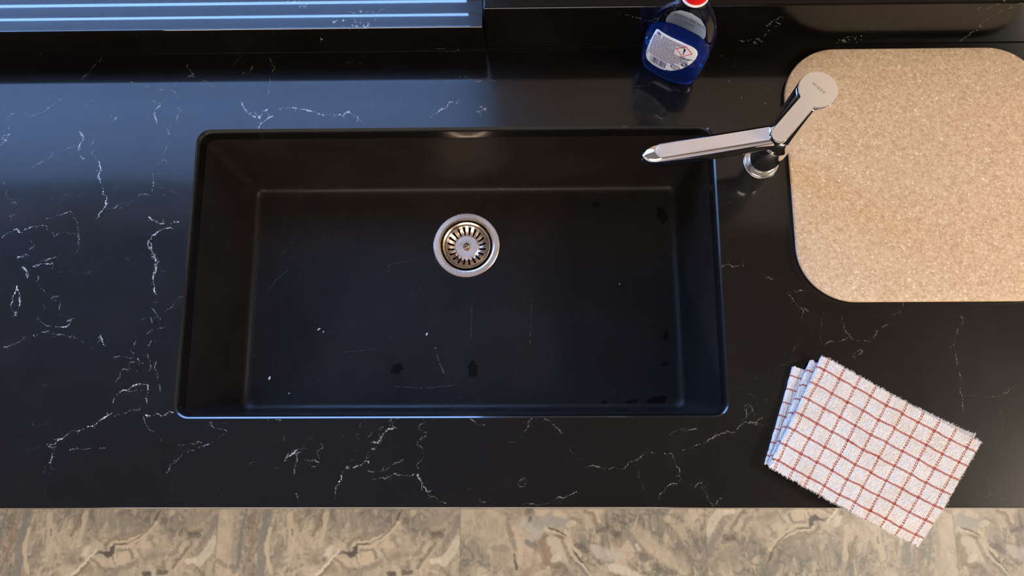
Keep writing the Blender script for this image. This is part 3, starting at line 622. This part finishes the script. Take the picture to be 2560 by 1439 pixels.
# ------------------------------------------------------------------ faucet
fx, fy = .3585, .4409
tap = empty('kitchen_faucet', (fx, fy, ZC), 'chrome single lever kitchen faucet with its spout swung over the sink', 'faucet')
def tap_obj(name, v, f, mats, mi=None, ang=40):
    return sharp(mesh_obj(name, v, f, mats, tap, mi=mi, origin=tap.location), ang)
c0 = (fx, fy, ZC)
v, f = lathe([(.0262,.0001),(.0270,.0006),(.0270,.0026),(.0262,.0036),(.0247,.0038),(.0247,.0048),(.0240,.0062),(.0228,.0066),(.0220,.0066)], c0)
tap_obj('base_ring', v, f, mat('polished_ring', (.80,.79,.77), .22, 1.0))
v, f = lathe([(.0220,.006),(.0224,.0072),(.0224,.0840),(.0221,.0846)], c0, 96)
tap_obj('body', v, f, M_CHROME)
v, f = lathe([(.0219,.0846),(.0224,.0852),(.0226,.1250),(.0222,.1256)], c0, 96)
tap_obj('spout_collar', v, f, M_CHROME)
FZ = .2485
v, f = lathe([(.0219,.1256),(.0226,.1263),(.0238,.200),(.0243,FZ-.009),(.0243,FZ-.0075),(.0238,FZ-.0070)], c0, 96)
tap_obj('upper_body', v, f, M_CHROME)
# spout
ZS = .122
tipc = at(1655, 377, ZS); root = Vector((fx, fy, ZC+ZS))
d = (tipc-root); d.z = 0; LS = d.length; d.normalize(); nrm = Vector((-d.y, d.x, 0))
def stadium(L, w, z, ext=0, na=14, back=0.0, bw=None):
    pts = []
    for i in range(na+1):
        a = -math.pi/2+math.pi*i/na; pts.append(root + d*(L+(w+ext)*math.cos(a)) + nrm*(w*math.sin(a)))
    bw = bw or w
    pts.append(root + d*back + nrm*bw); pts.append(root + d*back - nrm*bw)
    return [(p.x, p.y, ZC+z) for p in pts]
rings = [stadium(LS, *q) for q in ((.0030, ZS, 0), (.0092, ZS, 0), (.0099, ZS-.0005, .0015), (.0114, ZS-.0020, .005), (.0130, ZS-.0042, .0085), (.0145, ZS-.0080, .0112), (.0152, ZS-.0140, .0122), (.0150, ZS-.0220, .0120), (.0138, ZS-.0300, .0095), (.0116, ZS-.0350, .005), (.0060, ZS-.0358, .002))]
v, f = loft(rings); f = [list(reversed(q)) for q in f]
n = len(rings[0]); mi = [1 if i < n or i == (len(rings)-1)*n else 0 for i in range(len(f))]
spout = tap_obj('spout', v, f, [M_CHROME, M_BRUSH], mi, 30)
def planar_uv(o, org, ax, ay, off=None):
    me = o.data; uv = me.uv_layers.new(name='UVMap'); mw = o.location if o.parent is None else Vector(off)
    for lp in me.loops:
        p = me.vertices[lp.vertex_index].co + mw - org; uv.data[lp.index].uv = (p.dot(ax), p.dot(ay))
planar_uv(spout, root, d, nrm, tap.location)
tag(spout, 'long swung spout with a brushed flat top')
v, f = lathe([(.0096,0),(.0098,.004),(.0090,.0045)], (0,0,0), 32)
ep = root+d*(LS+.003); v = [(p[0]+ep.x, p[1]+ep.y, p[2]+ZC+ZS-.0398) for p in v]
tap_obj('aerator', v, f, M_STEELD)
# lever
ZL = FZ
ctr = Vector((fx, fy, ZC+ZL)); tip = at(1936, 351, ZL); ld = tip-ctr; ld.z = 0; LL = ld.length; ld.normalize(); ln = Vector((-ld.y, ld.x, 0))
def lever_outline(i):
    R = .0245-i; w = .0107-i; pts = []
    a0 = math.asin(w/R); N = 44
    for k in range(N+1):
        a = a0+(2*math.pi-2*a0)*k/N; pts.append((R*math.cos(a), R*math.sin(a)))
    Lc = LL-.0107; M_ = 16
    for k in range(M_+1):
        a = -math.pi/2+math.pi*k/M_; pts.append((Lc+w*math.cos(a), w*math.sin(a)))
    return pts
rings = []
for i, z in ((.0006,-.0070),(0,-.0064),(0,-.0012),(.0004,-.0003),(.0010,0),(.0011,.00001)):
    rings.append([tuple(ctr+ld*p[0]+ln*p[1]+Vector((0,0,z))) for p in lever_outline(i)])
v, f = loft(rings, (True, False)); mi = [0]*len(f)
f.append([(len(rings)-1)*len(rings[0])+i for i in range(len(rings[0]))]); mi.append(1)
lever = tap_obj('lever', v, f, [M_CHROME, M_BRUSH], mi, 30)
planar_uv(lever, ctr, ld, ln, tap.location)
tag(lever, 'flat brushed lever with a round top')
def text_mesh(s, size, space=1.0, bold=0.0, shear=0.0):
    cu = bpy.data.curves.new('txt', 'FONT'); cu.body = s; cu.size = size; cu.align_x = 'CENTER'; cu.align_y = 'CENTER'; cu.space_character = space; cu.resolution_u = 3; cu.offset = bold; cu.shear = shear
    o = bpy.data.objects.new('txt', cu); COL.objects.link(o); bpy.context.view_layer.update()
    me = o.to_mesh(); vv = [(q.co.x, q.co.y) for q in me.vertices]; ff = [list(p.vertices) for p in me.polygons]
    o.to_mesh_clear(); bpy.data.objects.remove(o); bpy.data.curves.remove(cu)
    return vv, ff
vv, ff = text_mesh('mizzo', .0068, 1.25, .0)
ta = at(2031, 206, ZL); tb = at(2064, 233, ZL); ax = (tb-ta).normalized(); ay = Vector((-ax.y, ax.x, 0)); tcn = (ta+tb)/2
v = [tuple(tcn+ax*p[0]+ay*p[1]+Vector((0,0,.00012))) for p in vv]
mk = mesh_obj('maker_mark', v, ff, M_MARK, smooth=False); mk.parent = lever; mk.matrix_parent_inverse = Matrix.Translation(-tap.location)

# ------------------------------------------------------------------ soap bottle
YAW = math.radians(-28)
bc = Vector((.2240, .5958, ZC))
M_CLEAR = bpy.data.materials.new('clear_plastic'); M_CLEAR.use_nodes = True
nt = M_CLEAR.node_tree; nt.nodes.clear(); out = nt.nodes.new('ShaderNodeOutputMaterial'); mx = nt.nodes.new('ShaderNodeMixShader')
tr = nt.nodes.new('ShaderNodeBsdfTransparent'); tr.inputs[0].default_value = (.93,.96,.96,1); gl = nt.nodes.new('ShaderNodeBsdfGlossy'); gl.inputs['Roughness'].default_value = .04
fr = nt.nodes.new('ShaderNodeLayerWeight'); fr.inputs[0].default_value = .5
pw = nt.nodes.new('ShaderNodeMath'); pw.operation = 'POWER'; pw.inputs[1].default_value = 4.0; nt.links.new(fr.outputs['Facing'], pw.inputs[0])
ma = nt.nodes.new('ShaderNodeMath'); ma.operation = 'MULTIPLY_ADD'; ma.inputs[1].default_value = .8; ma.inputs[2].default_value = .045; nt.links.new(pw.outputs[0], ma.inputs[0]); nt.links.new(ma.outputs[0], mx.inputs[0]); nt.links.new(tr.outputs[0], mx.inputs[1]); nt.links.new(gl.outputs[0], mx.inputs[2]); nt.links.new(mx.outputs[0], out.inputs[0])
M_LIQ = mat('blue_soap', (.004,.11,.78), .03, Transmission_Weight=.92, IOR=1.34)
M_RED = mat('red_cap', (.75,.012,.010), .3); M_COLLAR = mat('white_collar', (.8,.8,.78), .35)
M_LABEL = mat('label_paper', (.72,.73,.74), .4); M_INK = mat('label_ink_blue', (.025,.03,.19), .5); M_INKG = mat('label_ink_grey', (.09,.09,.16), .5); M_INKR = mat('label_ink_red', (.72,.02,.02), .45); M_INKB = mat('label_ink_black', (.01,.01,.015), .5)
PROF = [(0,.0325,.0155),(.002,.0360,.0180),(.006,.0388,.0205),(.015,.0410,.0238),(.03,.0428,.0268),(.05,.0438,.0275),(.07,.0440,.0275),(.085,.0432,.0268),(.098,.0410,.0255),(.110,.0372,.0238),(.120,.0325,.0215),(.128,.0275,.0195),(.135,.0225,.0178),(.140,.0185,.0165),(.143,.0160,.0152),(.146,.0148,.0146),(.152,.0146,.0146)]
PROF = [(z_*1.385, a_*1.145 if z_ < .14 else a_*1.12, b_*1.07 if z_ < .14 else b_*1.10) for z_, a_, b_ in PROF]
def ab(z):
    for (z0,a0,b0),(z1,a1,b1) in zip(PROF[:-1], PROF[1:]):
        if z <= z1: k = max(0, (z-z0)/(z1-z0)); return a0+(a1-a0)*k, b0+(b1-b0)*k
    return PROF[-1][1:]
NE = lambda z: 2.7-(.7 if z > .198 else 0)-max(0, min(.5, (z-.139)*5.8))*(1 if z <= .198 else 0)
def bring(z, ins=0.0, n=72):
    a, b = ab(z); a -= ins; b -= ins; e = 2/NE(z); r = []
    for i in range(n):
        t_ = 2*math.pi*i/n; c_, s_ = math.cos(t_), math.sin(t_)
        r.append((a*math.copysign(abs(c_)**e, c_), b*math.copysign(abs(s_)**e, s_), z))
    return r
bottle = empty('soap_bottle', bc, 'clear soap bottle of bright blue liquid with red cap and white label, by the ledge', 'soap bottle')
bottle.rotation_euler = (0, 0, YAW)
def bot(name, v, f, mats, mi=None, parent=None, smooth=True):
    o = mesh_obj(name, v, f, mats, mi=mi, smooth=smooth); o.parent = parent or bottle; return o
zs = [p[0] for p in PROF]; zz = sorted(set(zs+[.0225,.03,.05,.075,.09,.108,.128,.144,.159,.171,.182]))
v, f = loft([bring(z+(.0004 if z == 0 else 0)) for z in zz], (True, False)); bot('bottle_shell', v, f, M_CLEAR)
LV = .078
v, f = loft([bring(z, .0012 if z > .003 else .0022) for z in [.002,.004]+[q for q in zz if .004 < q < LV]+[LV]]); lo = sharp(bot('liquid', v, f, M_LIQ), 40); tag(lo, 'bright blue liquid soap')
v, f = lathe([(.0165,.2075),(.0184,.2078),(.0186,.2087),(.0186,.2105),(.0176,.2115),(.0165,.2115)], n=48); sharp(bot('collar', v, f, M_COLLAR))
v, f = lathe([(.0165,.2116),(.0172,.2122),(.0170,.229),(.0152,.245),(.0140,.2475),(.0080,.2485)], n=48); cap = sharp(bot('cap', v, f, M_RED), 50); tag(cap, 'red screw cap')
def front(x, z, side=-1, off=.0004):
    a, b = ab(z); e = NE(z); k = max(0.0, 1-min(1, abs(x)/a)**e)**(1/e)
    return (x, side*(b*k+off), z)
LAB = [(0,0),(20,-.3),(36,0),(45,1),(51,3.5),(55,8),(57,14),(57,22),(55,31),(51,40),(46,49),(40,56.5),(33,63),(26,67.5),(17,69.5),(8,69.3),(0,68),(-4,65),(-6,60),(-6.5,50),(-6,40),(-5,26),(-3.5,12),(-2,2.5)]
def lxz(U, V): return ((U-26)*.00114, .1365-V*.00130)
def label_patch(outline, side, off, nz=46, nx=30):
    P = [lxz(*q) for q in outline]; z0 = min(p[1] for p in P); z1 = max(p[1] for p in P); v, f = [], []
    for i in range(nz+1):
        z = z0+(z1-z0)*(.004+.992*i/nz); xs = []
        for (xa, za), (xb, zb) in zip(P, P[1:]+P[:1]):
            if (za-z)*(zb-z) < 0: xs.append(xa+(xb-xa)*(z-za)/(zb-za))
        x0, x1 = min(xs), max(xs)
        for j in range(nx+1): v.append(front(x0+(x1-x0)*j/nx, z, side, off))
    for i in range(nz):
        for j in range(nx):
            a = i*(nx+1)+j; q = [a, a+1, a+nx+2, a+nx+1]; f.append(q if side < 0 else q[::-1])
    return v, f
v, f = label_patch(LAB, -1, .0003); lab = bot('label', v, f, M_LABEL); tag(lab, 'white printed back label')
lab.modifiers.new('thick', 'SOLIDIFY').thickness = .0002
pv, pf, pm = [], [], []
PRINT = [M_INK, M_INKG, M_INKR, M_INKB, M_LABEL]
def pr_poly(pts, m, lift=.0006):
    n = len(pv)
    for U, V in pts:
        x, z = lxz(U, V); pv.append(front(x, z, -1, lift))
    pf.append(list(range(n, n+len(pts)))); pm.append(m)
def pr_rect(U0, V0, U1, V1, m, lift=.0006): pr_poly([(U0,V1),(U1,V1),(U1,V0),(U0,V0)], m, lift)
def left_of(V): return -3.2 if V < 12 else (-4.5 if V < 30 else -5)
V_ = 4.5; ln_ = 0
while V_ < 48:                                            # fine print
    lo_, hi = left_of(V_)+2, 50
    if V_ < 9: lo_, hi = 9, 40
    elif V_ < 25: hi = 29.5
    elif V_ > 43: hi = 34
    elif V_ > 37: hi = 40
    U = lo_
    while U < hi:
        w = min(random.uniform(.9, 4.2), hi-U)
        if w > .5: pr_rect(U, V_, U+w, V_+1.02, 1 if random.random() < .8 else 0)
        U += w+random.uniform(.45,.8)
    V_ += 1.95
def ring_poly(cu, cv, r0, r1, m, k=28, a0=0, a1=2*math.pi, sx=1.0):
    for i in range(k):
        a = a0+(a1-a0)*i/k; b = a0+(a1-a0)*(i+1)/k
        pr_poly([(cu+sx*r0*math.cos(a), cv+r0*math.sin(a)), (cu+sx*r1*math.cos(a), cv+r1*math.sin(a)), (cu+sx*r1*math.cos(b), cv+r1*math.sin(b)), (cu+sx*r0*math.cos(b), cv+r0*math.sin(b))][::-1], m)
D = (40.5, 14.2)                                          # warning diamond
for k in range(4):
    c_ = [(11,0),(0,10.5),(-11,0),(0,-10.5)]; a, b = c_[k], c_[(k+1) % 4]; q = .86
    pr_poly([(D[0]+a[0],D[1]+a[1]),(D[0]+b[0],D[1]+b[1]),(D[0]+b[0]*q,D[1]+b[1]*q),(D[0]+a[0]*q,D[1]+a[1]*q)][::-1], 2)
pr_poly([(D[0]-9.4,D[1]),(D[0],D[1]+9),(D[0]+9.4,D[1]),(D[0],D[1]-9)], 4, .00045)
pr_poly([(D[0]-.7,D[1]+2.4),(D[0]+.7,D[1]+2.4),(D[0]+1.4,D[1]-5.2),(D[0]-1.4,D[1]-5.2)], 3)
pr_poly([(D[0]+1.15*math.cos(i*.5236), D[1]+4.6-1.15*math.sin(i*.5236)) for i in range(12)], 3)
def pr_text(s, U, V, size, m, bold=0.0, shear=0.0, space=1.0):
    vv, ff = text_mesh(s, size, space, bold, shear); n = len(pv)
    for x, y in vv:
        a, b = lxz(U+x, V-y); pv.append(front(a, b, -1, .0006))
    for q in ff: pf.append([n+i for i in q]); pm.append(m)
pr_text('340 ml', 44.5, 26.6, 5.2, 0, .10, .15); pr_text('e', 54.2, 26.4, 4.4, 0)
U = 1.5
while U < 24.5:                                           # bar code
    w = random.choice((.35,.35,.7,.7,1.05)); pr_rect(U, 50.5, min(U+w, 24.8), 63, 0); U += w+random.choice((.35,.35,.7,.9))
for i in range(13): pr_rect(2+i*1.75, 63.7, 3+i*1.75, 65.2, 1)
ring_poly(46.5, 39.5, 3.0, 4.3, 0, 22, .5, 3.3); ring_poly(46.5, 39.5, 3.0, 4.3, 0, 22, 3.7, 6.4)   # recycling mark
pr_poly([(49,36.5),(51.8,40),(47.6,40.4)][::-1], 0); pr_poly([(44,42.4),(41.2,39),(45.4,38.6)][::-1], 0); pr_poly([(44.6,41),(48.6,37.4),(49.4,38.4),(45.4,42)][::-1], 0)
ring_poly(37, 51.5, 3.3, 4.0, 0, 28, sx=1.5); ring_poly(37, 51.5, 4.5, 4.9, 1, 28, sx=1.4)          # oval stamp
for i in range(5): pr_rect(33.6+i*1.5, 49.6+abs(i-2)*.7, 34.5+i*1.5, 53.4-abs(i-2)*.7, 1)
pr_rect(27, 64.2, 30.2, 66, 3); pr_rect(53.2, 34.6, 54.6, 35.6, 1); pr_poly([(-3.6+.5*math.cos(i*.785), 62.5-.5*math.sin(i*.785)) for i in range(8)], 2)
for i in range(9): pr_rect(-4.6, 46+i*1.2, -3.9, 46.8+i*1.2, 1)
# little crest in the corner
pr_poly([(3.4+2.6*(1 if i % 2 else .5)*math.cos(i*.5236), 5.2-2.6*(1 if i % 2 else .5)*math.sin(i*.5236)) for i in range(12)], 0)
pr_rect(.6, 3.4, 1.5, 8, 1); pr_rect(5.4, 3.4, 6.3, 8, 1); pr_rect(1.2, 8.2, 5.8, 9, 0); pr_rect(2.4, 1.4, 4.4, 2.4, 0)
pt = bot('label_print', pv, pf, PRINT, pm, parent=lab, smooth=False)
# second label on the far side, seen through the clear shoulder
FAR = [(-2,38),(2,24),(12,15),(26,12),(40,15),(50,24),(54,38),(52,56),(40,68),(26,71),(12,68),(0,56)]
v, f = label_patch(FAR, 1, .0003); fl = bot('far_label', v, f, M_LABEL); tag(fl, 'white label on the far side seen through the bottle')
cv, cf = [], []
for s, zz_, sz in (('213727 003 06:23', .1040, .0066), ('12/10/22', .0930, .0050)):
    vv, ff = text_mesh(s, sz, 1.05); n = len(cv)
    for x, y in vv:
        cv.append(front(x+.003, zz_+y*1.25, 1, -.0006))
    cf += [[n+i for i in q] for q in ff]
bot('date_code', cv, cf, M_INKG, parent=fl, smooth=False)

# ------------------------------------------------------------------ towel
def build_towel():
    TL, TR, BR, BL = (at(*q, .02).xy for q in ((2061,894), (2452,1105), (2302,1368), (1924,1170)))
    LU, LVv = (TR-TL).length, (BL-TL).length; T = .0030
    U = (TR-TL).normalized(); Vd = (BL-TL).normalized()
    # layers from bottom to top: left fold, right end, height, v shift, rotation
    lay = [(-.030, .231, .0024, .026, .024), (-.030, .225, .0066, .024, .022), (-.013, .225, .0100, .012, .020), (-.013, .228, .0136, .010, .020), (-.0035, .228, .0170, .000, .004), (-.0035, LU-.0005, .0208, .0, .0)]
    path = []      # (s, u, z, layer float)
    s = 0; step = .0014
    def push(u, z, l):
        nonlocal s
        if path: s += math.hypot(u-path[-1][1], z-path[-1][2])
        path.append((s, u, z, l))
    for i, (lu, ru, z, dv, rt) in enumerate(lay):
        a, b = (ru, lu) if i % 2 == 0 else (lu, ru)
        r = ((lay[i+1][2]-z)/2 if i < 5 else 0); rp = ((z-lay[i-1][2])/2 if i > 0 else 0)
        sgn = 1 if b > a else -1
        a2 = a+sgn*(rp if i > 0 else 0); b2 = b-sgn*r if i < 5 else b
        n = int(abs(b2-a2)/step)
        for k in range(n+1): push(a2+(b2-a2)*k/n, z, i)
        if i < 5:
            for k in range(1, 7):
                t_ = math.pi*k/7; push(b2+sgn*r*math.sin(t_), z+r*(1-math.cos(t_)), i+k/7)
    nv = int(LVv/.0014); S = np.array(path); ns = len(S)
    vv = np.linspace(0, LVv, nv+1); Ug, Vg = np.meshgrid(S[:,1], vv, indexing='ij'); Z = np.repeat(S[:,2][:,None], nv+1, 1); Lf = np.repeat(S[:,3][:,None], nv+1, 1); Sg = np.repeat(S[:,0][:,None], nv+1, 1)
    li = np.arange(6); dv = np.interp(Lf, li, [q[3] for q in lay]); rt = np.interp(Lf, li, [q[4] for q in lay])
    sc_v = np.interp(Lf, li, [.82,.83,.90,.915,.985,1])
    Vp = dv+Vg*sc_v - (.10+0*rt)*np.clip(Ug, -.03, None)*(dv/.026)**.5*np.clip(1-Vg/LVv*1.2, 0, 1)*1.3; Up = Ug.copy()
    Up += (.026*np.clip(-Ug/.030, 0, 1))*(Vg/LVv)
    # soft waviness, edges ragged
    Up += .0022*(fbm(Vg/.03+Lf*3.1, Lf*2.7+.0*Vg, 51)-.5)*np.clip(1.2-np.abs(Up)/.05, .15, 1)*2
    Vp += .0028*(fbm(Ug/.035+9, Lf*1.7, 61)-.5)*2
    edge = (np.abs(Vg) < 1e-6) | (np.abs(Vg-LVv) < 1e-6)
    Vp += np.where(edge, rng.normal(0, .0007, Vp.shape), 0)
    Z2 = Z + .0035*(fbm(Up/.05+2, Vp/.06, 71)-.45)*(Lf/5) + .0010*(fbm(Up/.014, Vp/.014, 75)-.5)
    pile = fbm(Ug/.0021+Sg*0, Vg/.0036, 81, 2)-.5
    Z2 += .0018*pile*np.where(Lf > 4.9, 1, .6)
    # cross rows sink a little where the coloured threads run
    P = .02425
    su = np.abs(((Sg-(S[-1,0]-.0125))/P+.5) % 1-.5)*P; svv = np.abs(((Vg-.0174)/P+.5) % 1-.5)*P
    Z2 -= .0008*np.exp(-(su/.0016)**2)+.0008*np.exp(-(svv/.0014)**2)
    # pillowed rim on top
    qa, qb = Up/LU, Vp/LVv
    X, Y = ((1-qa)*(1-qb)*TL[k]+qa*(1-qb)*TR[k]+qa*qb*BR[k]+(1-qa)*qb*BL[k] for k in (0, 1))
    over = np.clip(YF+.004-Y, 0, None)
    Z2 = np.maximum(Z2, .0021) - over**2*2.6 - over*.06
    V3 = np.stack([X, Y, ZC+Z2], -1).reshape(-1, 3)
    idx = np.arange(ns*(nv+1)).reshape(ns, nv+1)
    Fq = np.stack([idx[:-1,:-1], idx[1:,:-1], idx[1:,1:], idx[:-1,1:]], -1).reshape(-1, 4)
    me = bpy.data.meshes.new('tea_towel'); me.vertices.add(len(V3)); org = np.array([.477, .01, ZC]); me.vertices.foreach_set('co', (V3-org).astype(np.float32).ravel())
    me.loops.add(Fq.size); me.loops.foreach_set('vertex_index', Fq.ravel()); me.polygons.add(len(Fq)); me.polygons.foreach_set('loop_start', np.arange(0, Fq.size, 4)); me.polygons.foreach_set('use_smooth', np.ones(len(Fq), bool))
    me.update(calc_edges=True); me.validate()
    uvs = np.stack([Sg-(S[-1,0]-.0125), Vg-.0174], -1).reshape(-1, 2)[Fq.ravel()]
    me.uv_layers.new(name='UVMap').data.foreach_set('uv', uvs.astype(np.float32).ravel())
    # material
    m = mat('terry_cotton', (.8,.8,.8), .95); t = NT(m); t.p.inputs['Specular IOR Level'].default_value = .1
    uv = t.n('ShaderNodeTexCoord').outputs['UV']; sp = t.n('ShaderNodeSeparateXYZ', i_0=uv); us, vs2 = sp.outputs[0], sp.outputs[1]
    wob = t.math('MULTIPLY_ADD', t.noise(uv, 90, 2), .0016, -.0008)
    tu = t.math('MULTIPLY', t.math('SUBTRACT', t.math('FRACT', t.math('ADD', t.math('DIVIDE', t.math('ADD', us, wob), P), 200.5)), .5), P)
    tv = t.math('MULTIPLY', t.math('SUBTRACT', t.math('FRACT', t.math('ADD', t.math('DIVIDE', t.math('ADD', vs2, wob), P), 200.5)), .5), P)
    atu, atv = t.math('ABSOLUTE', tu), t.math('ABSOLUTE', tv)
    rows = t.math('MULTIPLY', t.math('LESS_THAN', t.math('ABSOLUTE', t.math('SUBTRACT', atu, .00122)), .00068), t.math('GREATER_THAN', t.math('FRACT', t.math('DIVIDE', vs2, .0040)), .36))
    zig = t.math('MULTIPLY', t.math('ABSOLUTE', t.math('SINE', t.math('MULTIPLY', us, 3.1416/.0028))), .0012)
    chain = t.math('LESS_THAN', t.math('ABSOLUTE', t.math('SUBTRACT', atv, zig)), .00072)
    cross = t.math('MULTIPLY', t.math('LESS_THAN', atu, .0019), t.math('LESS_THAN', atv, .0015))
    ontop = t.math('GREATER_THAN', us, -.220)
    rows = t.math('MULTIPLY', rows, ontop); cross = t.math('MULTIPLY', cross, ontop)
    red = t.math('MAXIMUM', t.math('MAXIMUM', rows, chain), cross)
    fade = t.math('MULTIPLY_ADD', t.noise(uv, 60, 3), .5, .62)
    halo = t.math('MULTIPLY', t.math('MAXIMUM', t.math('MULTIPLY', t.math('LESS_THAN', atu, .0021), ontop), t.math('LESS_THAN', atv, .0017)), .30)
    stain = t.n('ShaderNodeMapRange', i_Value=t.noise(uv, 24, 4), i_From_Min=.46, i_From_Max=.62, i_To_Max=.42).outputs[0]
    cot = t.mix(stain, (.685,.65,.605), (.60,.50,.39))
    cot = t.mix(halo, cot, (.58,.33,.23))
    colr = t.mix(t.math('MINIMUM', t.math('MULTIPLY', red, fade), 1.0), cot, (.33,.022,.010))
    t.link(colr, t.p.inputs['Base Color'])
    scl = t.n('ShaderNodeVectorMath', operation='MULTIPLY', i_0=uv, i_1=(620,330,1)).outputs[0]
    hgt = t.n('ShaderNodeTexVoronoi', i_Vector=t.n('ShaderNodeVectorMath', operation='ADD', i_0=scl, i_1=t.n('ShaderNodeTexNoise', i_Vector=uv, i_Scale=140.0).outputs['Color']).outputs[0], i_Scale=1.0).outputs['Distance']
    t.link(t.n('ShaderNodeBump', i_Strength=1.0, i_Distance=.0016, i_Height=t.math('SUBTRACT', 1.0, hgt)).outputs[0], t.p.inputs['Normal'])
    me.materials.append(m); o = bpy.data.objects.new('tea_towel', me); COL.objects.link(o); o.location = org
    so = o.modifiers.new('thick', 'SOLIDIFY'); so.thickness = T*.8; so.offset = 0
    tag(o, 'folded white terry towel with a red check grid, hanging over the worktop edge', 'towel')
    # loose threads along the cut edges of the top layers
    fv, ff = [], []
    G = V3.reshape(ns, nv+1, 3)-org
    def thread(p, dx, dy):
        L = random.uniform(.0008, .0021); w = .00034; a = math.atan2(dy, dx)+random.gauss(0,.55); n = len(fv); b = a+random.gauss(0,.5); dz = random.gauss(0,.0006)
        q = [p, (p[0]+math.cos(a)*L*.5, p[1]+math.sin(a)*L*.5, p[2]+dz), (p[0]+(math.cos(a)+math.cos(b))*L*.5, p[1]+(math.sin(a)+math.sin(b))*L*.5, p[2]+dz*1.4)]
        for k, c_ in enumerate(q):
            ww = w*(1-.3*k)
            for j in range(3):
                an = 2.094*j; fv.append((c_[0]-math.sin(a)*ww*math.cos(an), c_[1]+math.cos(a)*ww*math.cos(an), c_[2]+ww*math.sin(an)))
        for k in range(2):
            for j in range(3): ff.append([n+3*k+j, n+3*k+(j+1) % 3, n+3*k+3+(j+1) % 3, n+3*k+3+j])
    for i in range(ns):
        if S[i,3] > 2.9 and S[i,1] > -.0:
            for _ in range(3 if S[i,3] > 4.9 else 2): thread(tuple(G[i,0]+rng.normal(0,.0006,3)), -Vd.x, -Vd.y)
            for _ in range(3 if S[i,3] > 4.9 else 2): thread(tuple(G[i,nv]+rng.normal(0,.0006,3)), Vd.x, Vd.y)
    for j in range(nv+1):
        for _ in range(3): thread(tuple(G[ns-1,j]+rng.normal(0,.0006,3)), U.x, U.y)
    fr_ = mesh_obj('fringe', fv, ff, mat('loose_cotton', (.685,.655,.62), .95)); fr_.parent = o; fr_['kind'] = 'stuff'
build_towel()
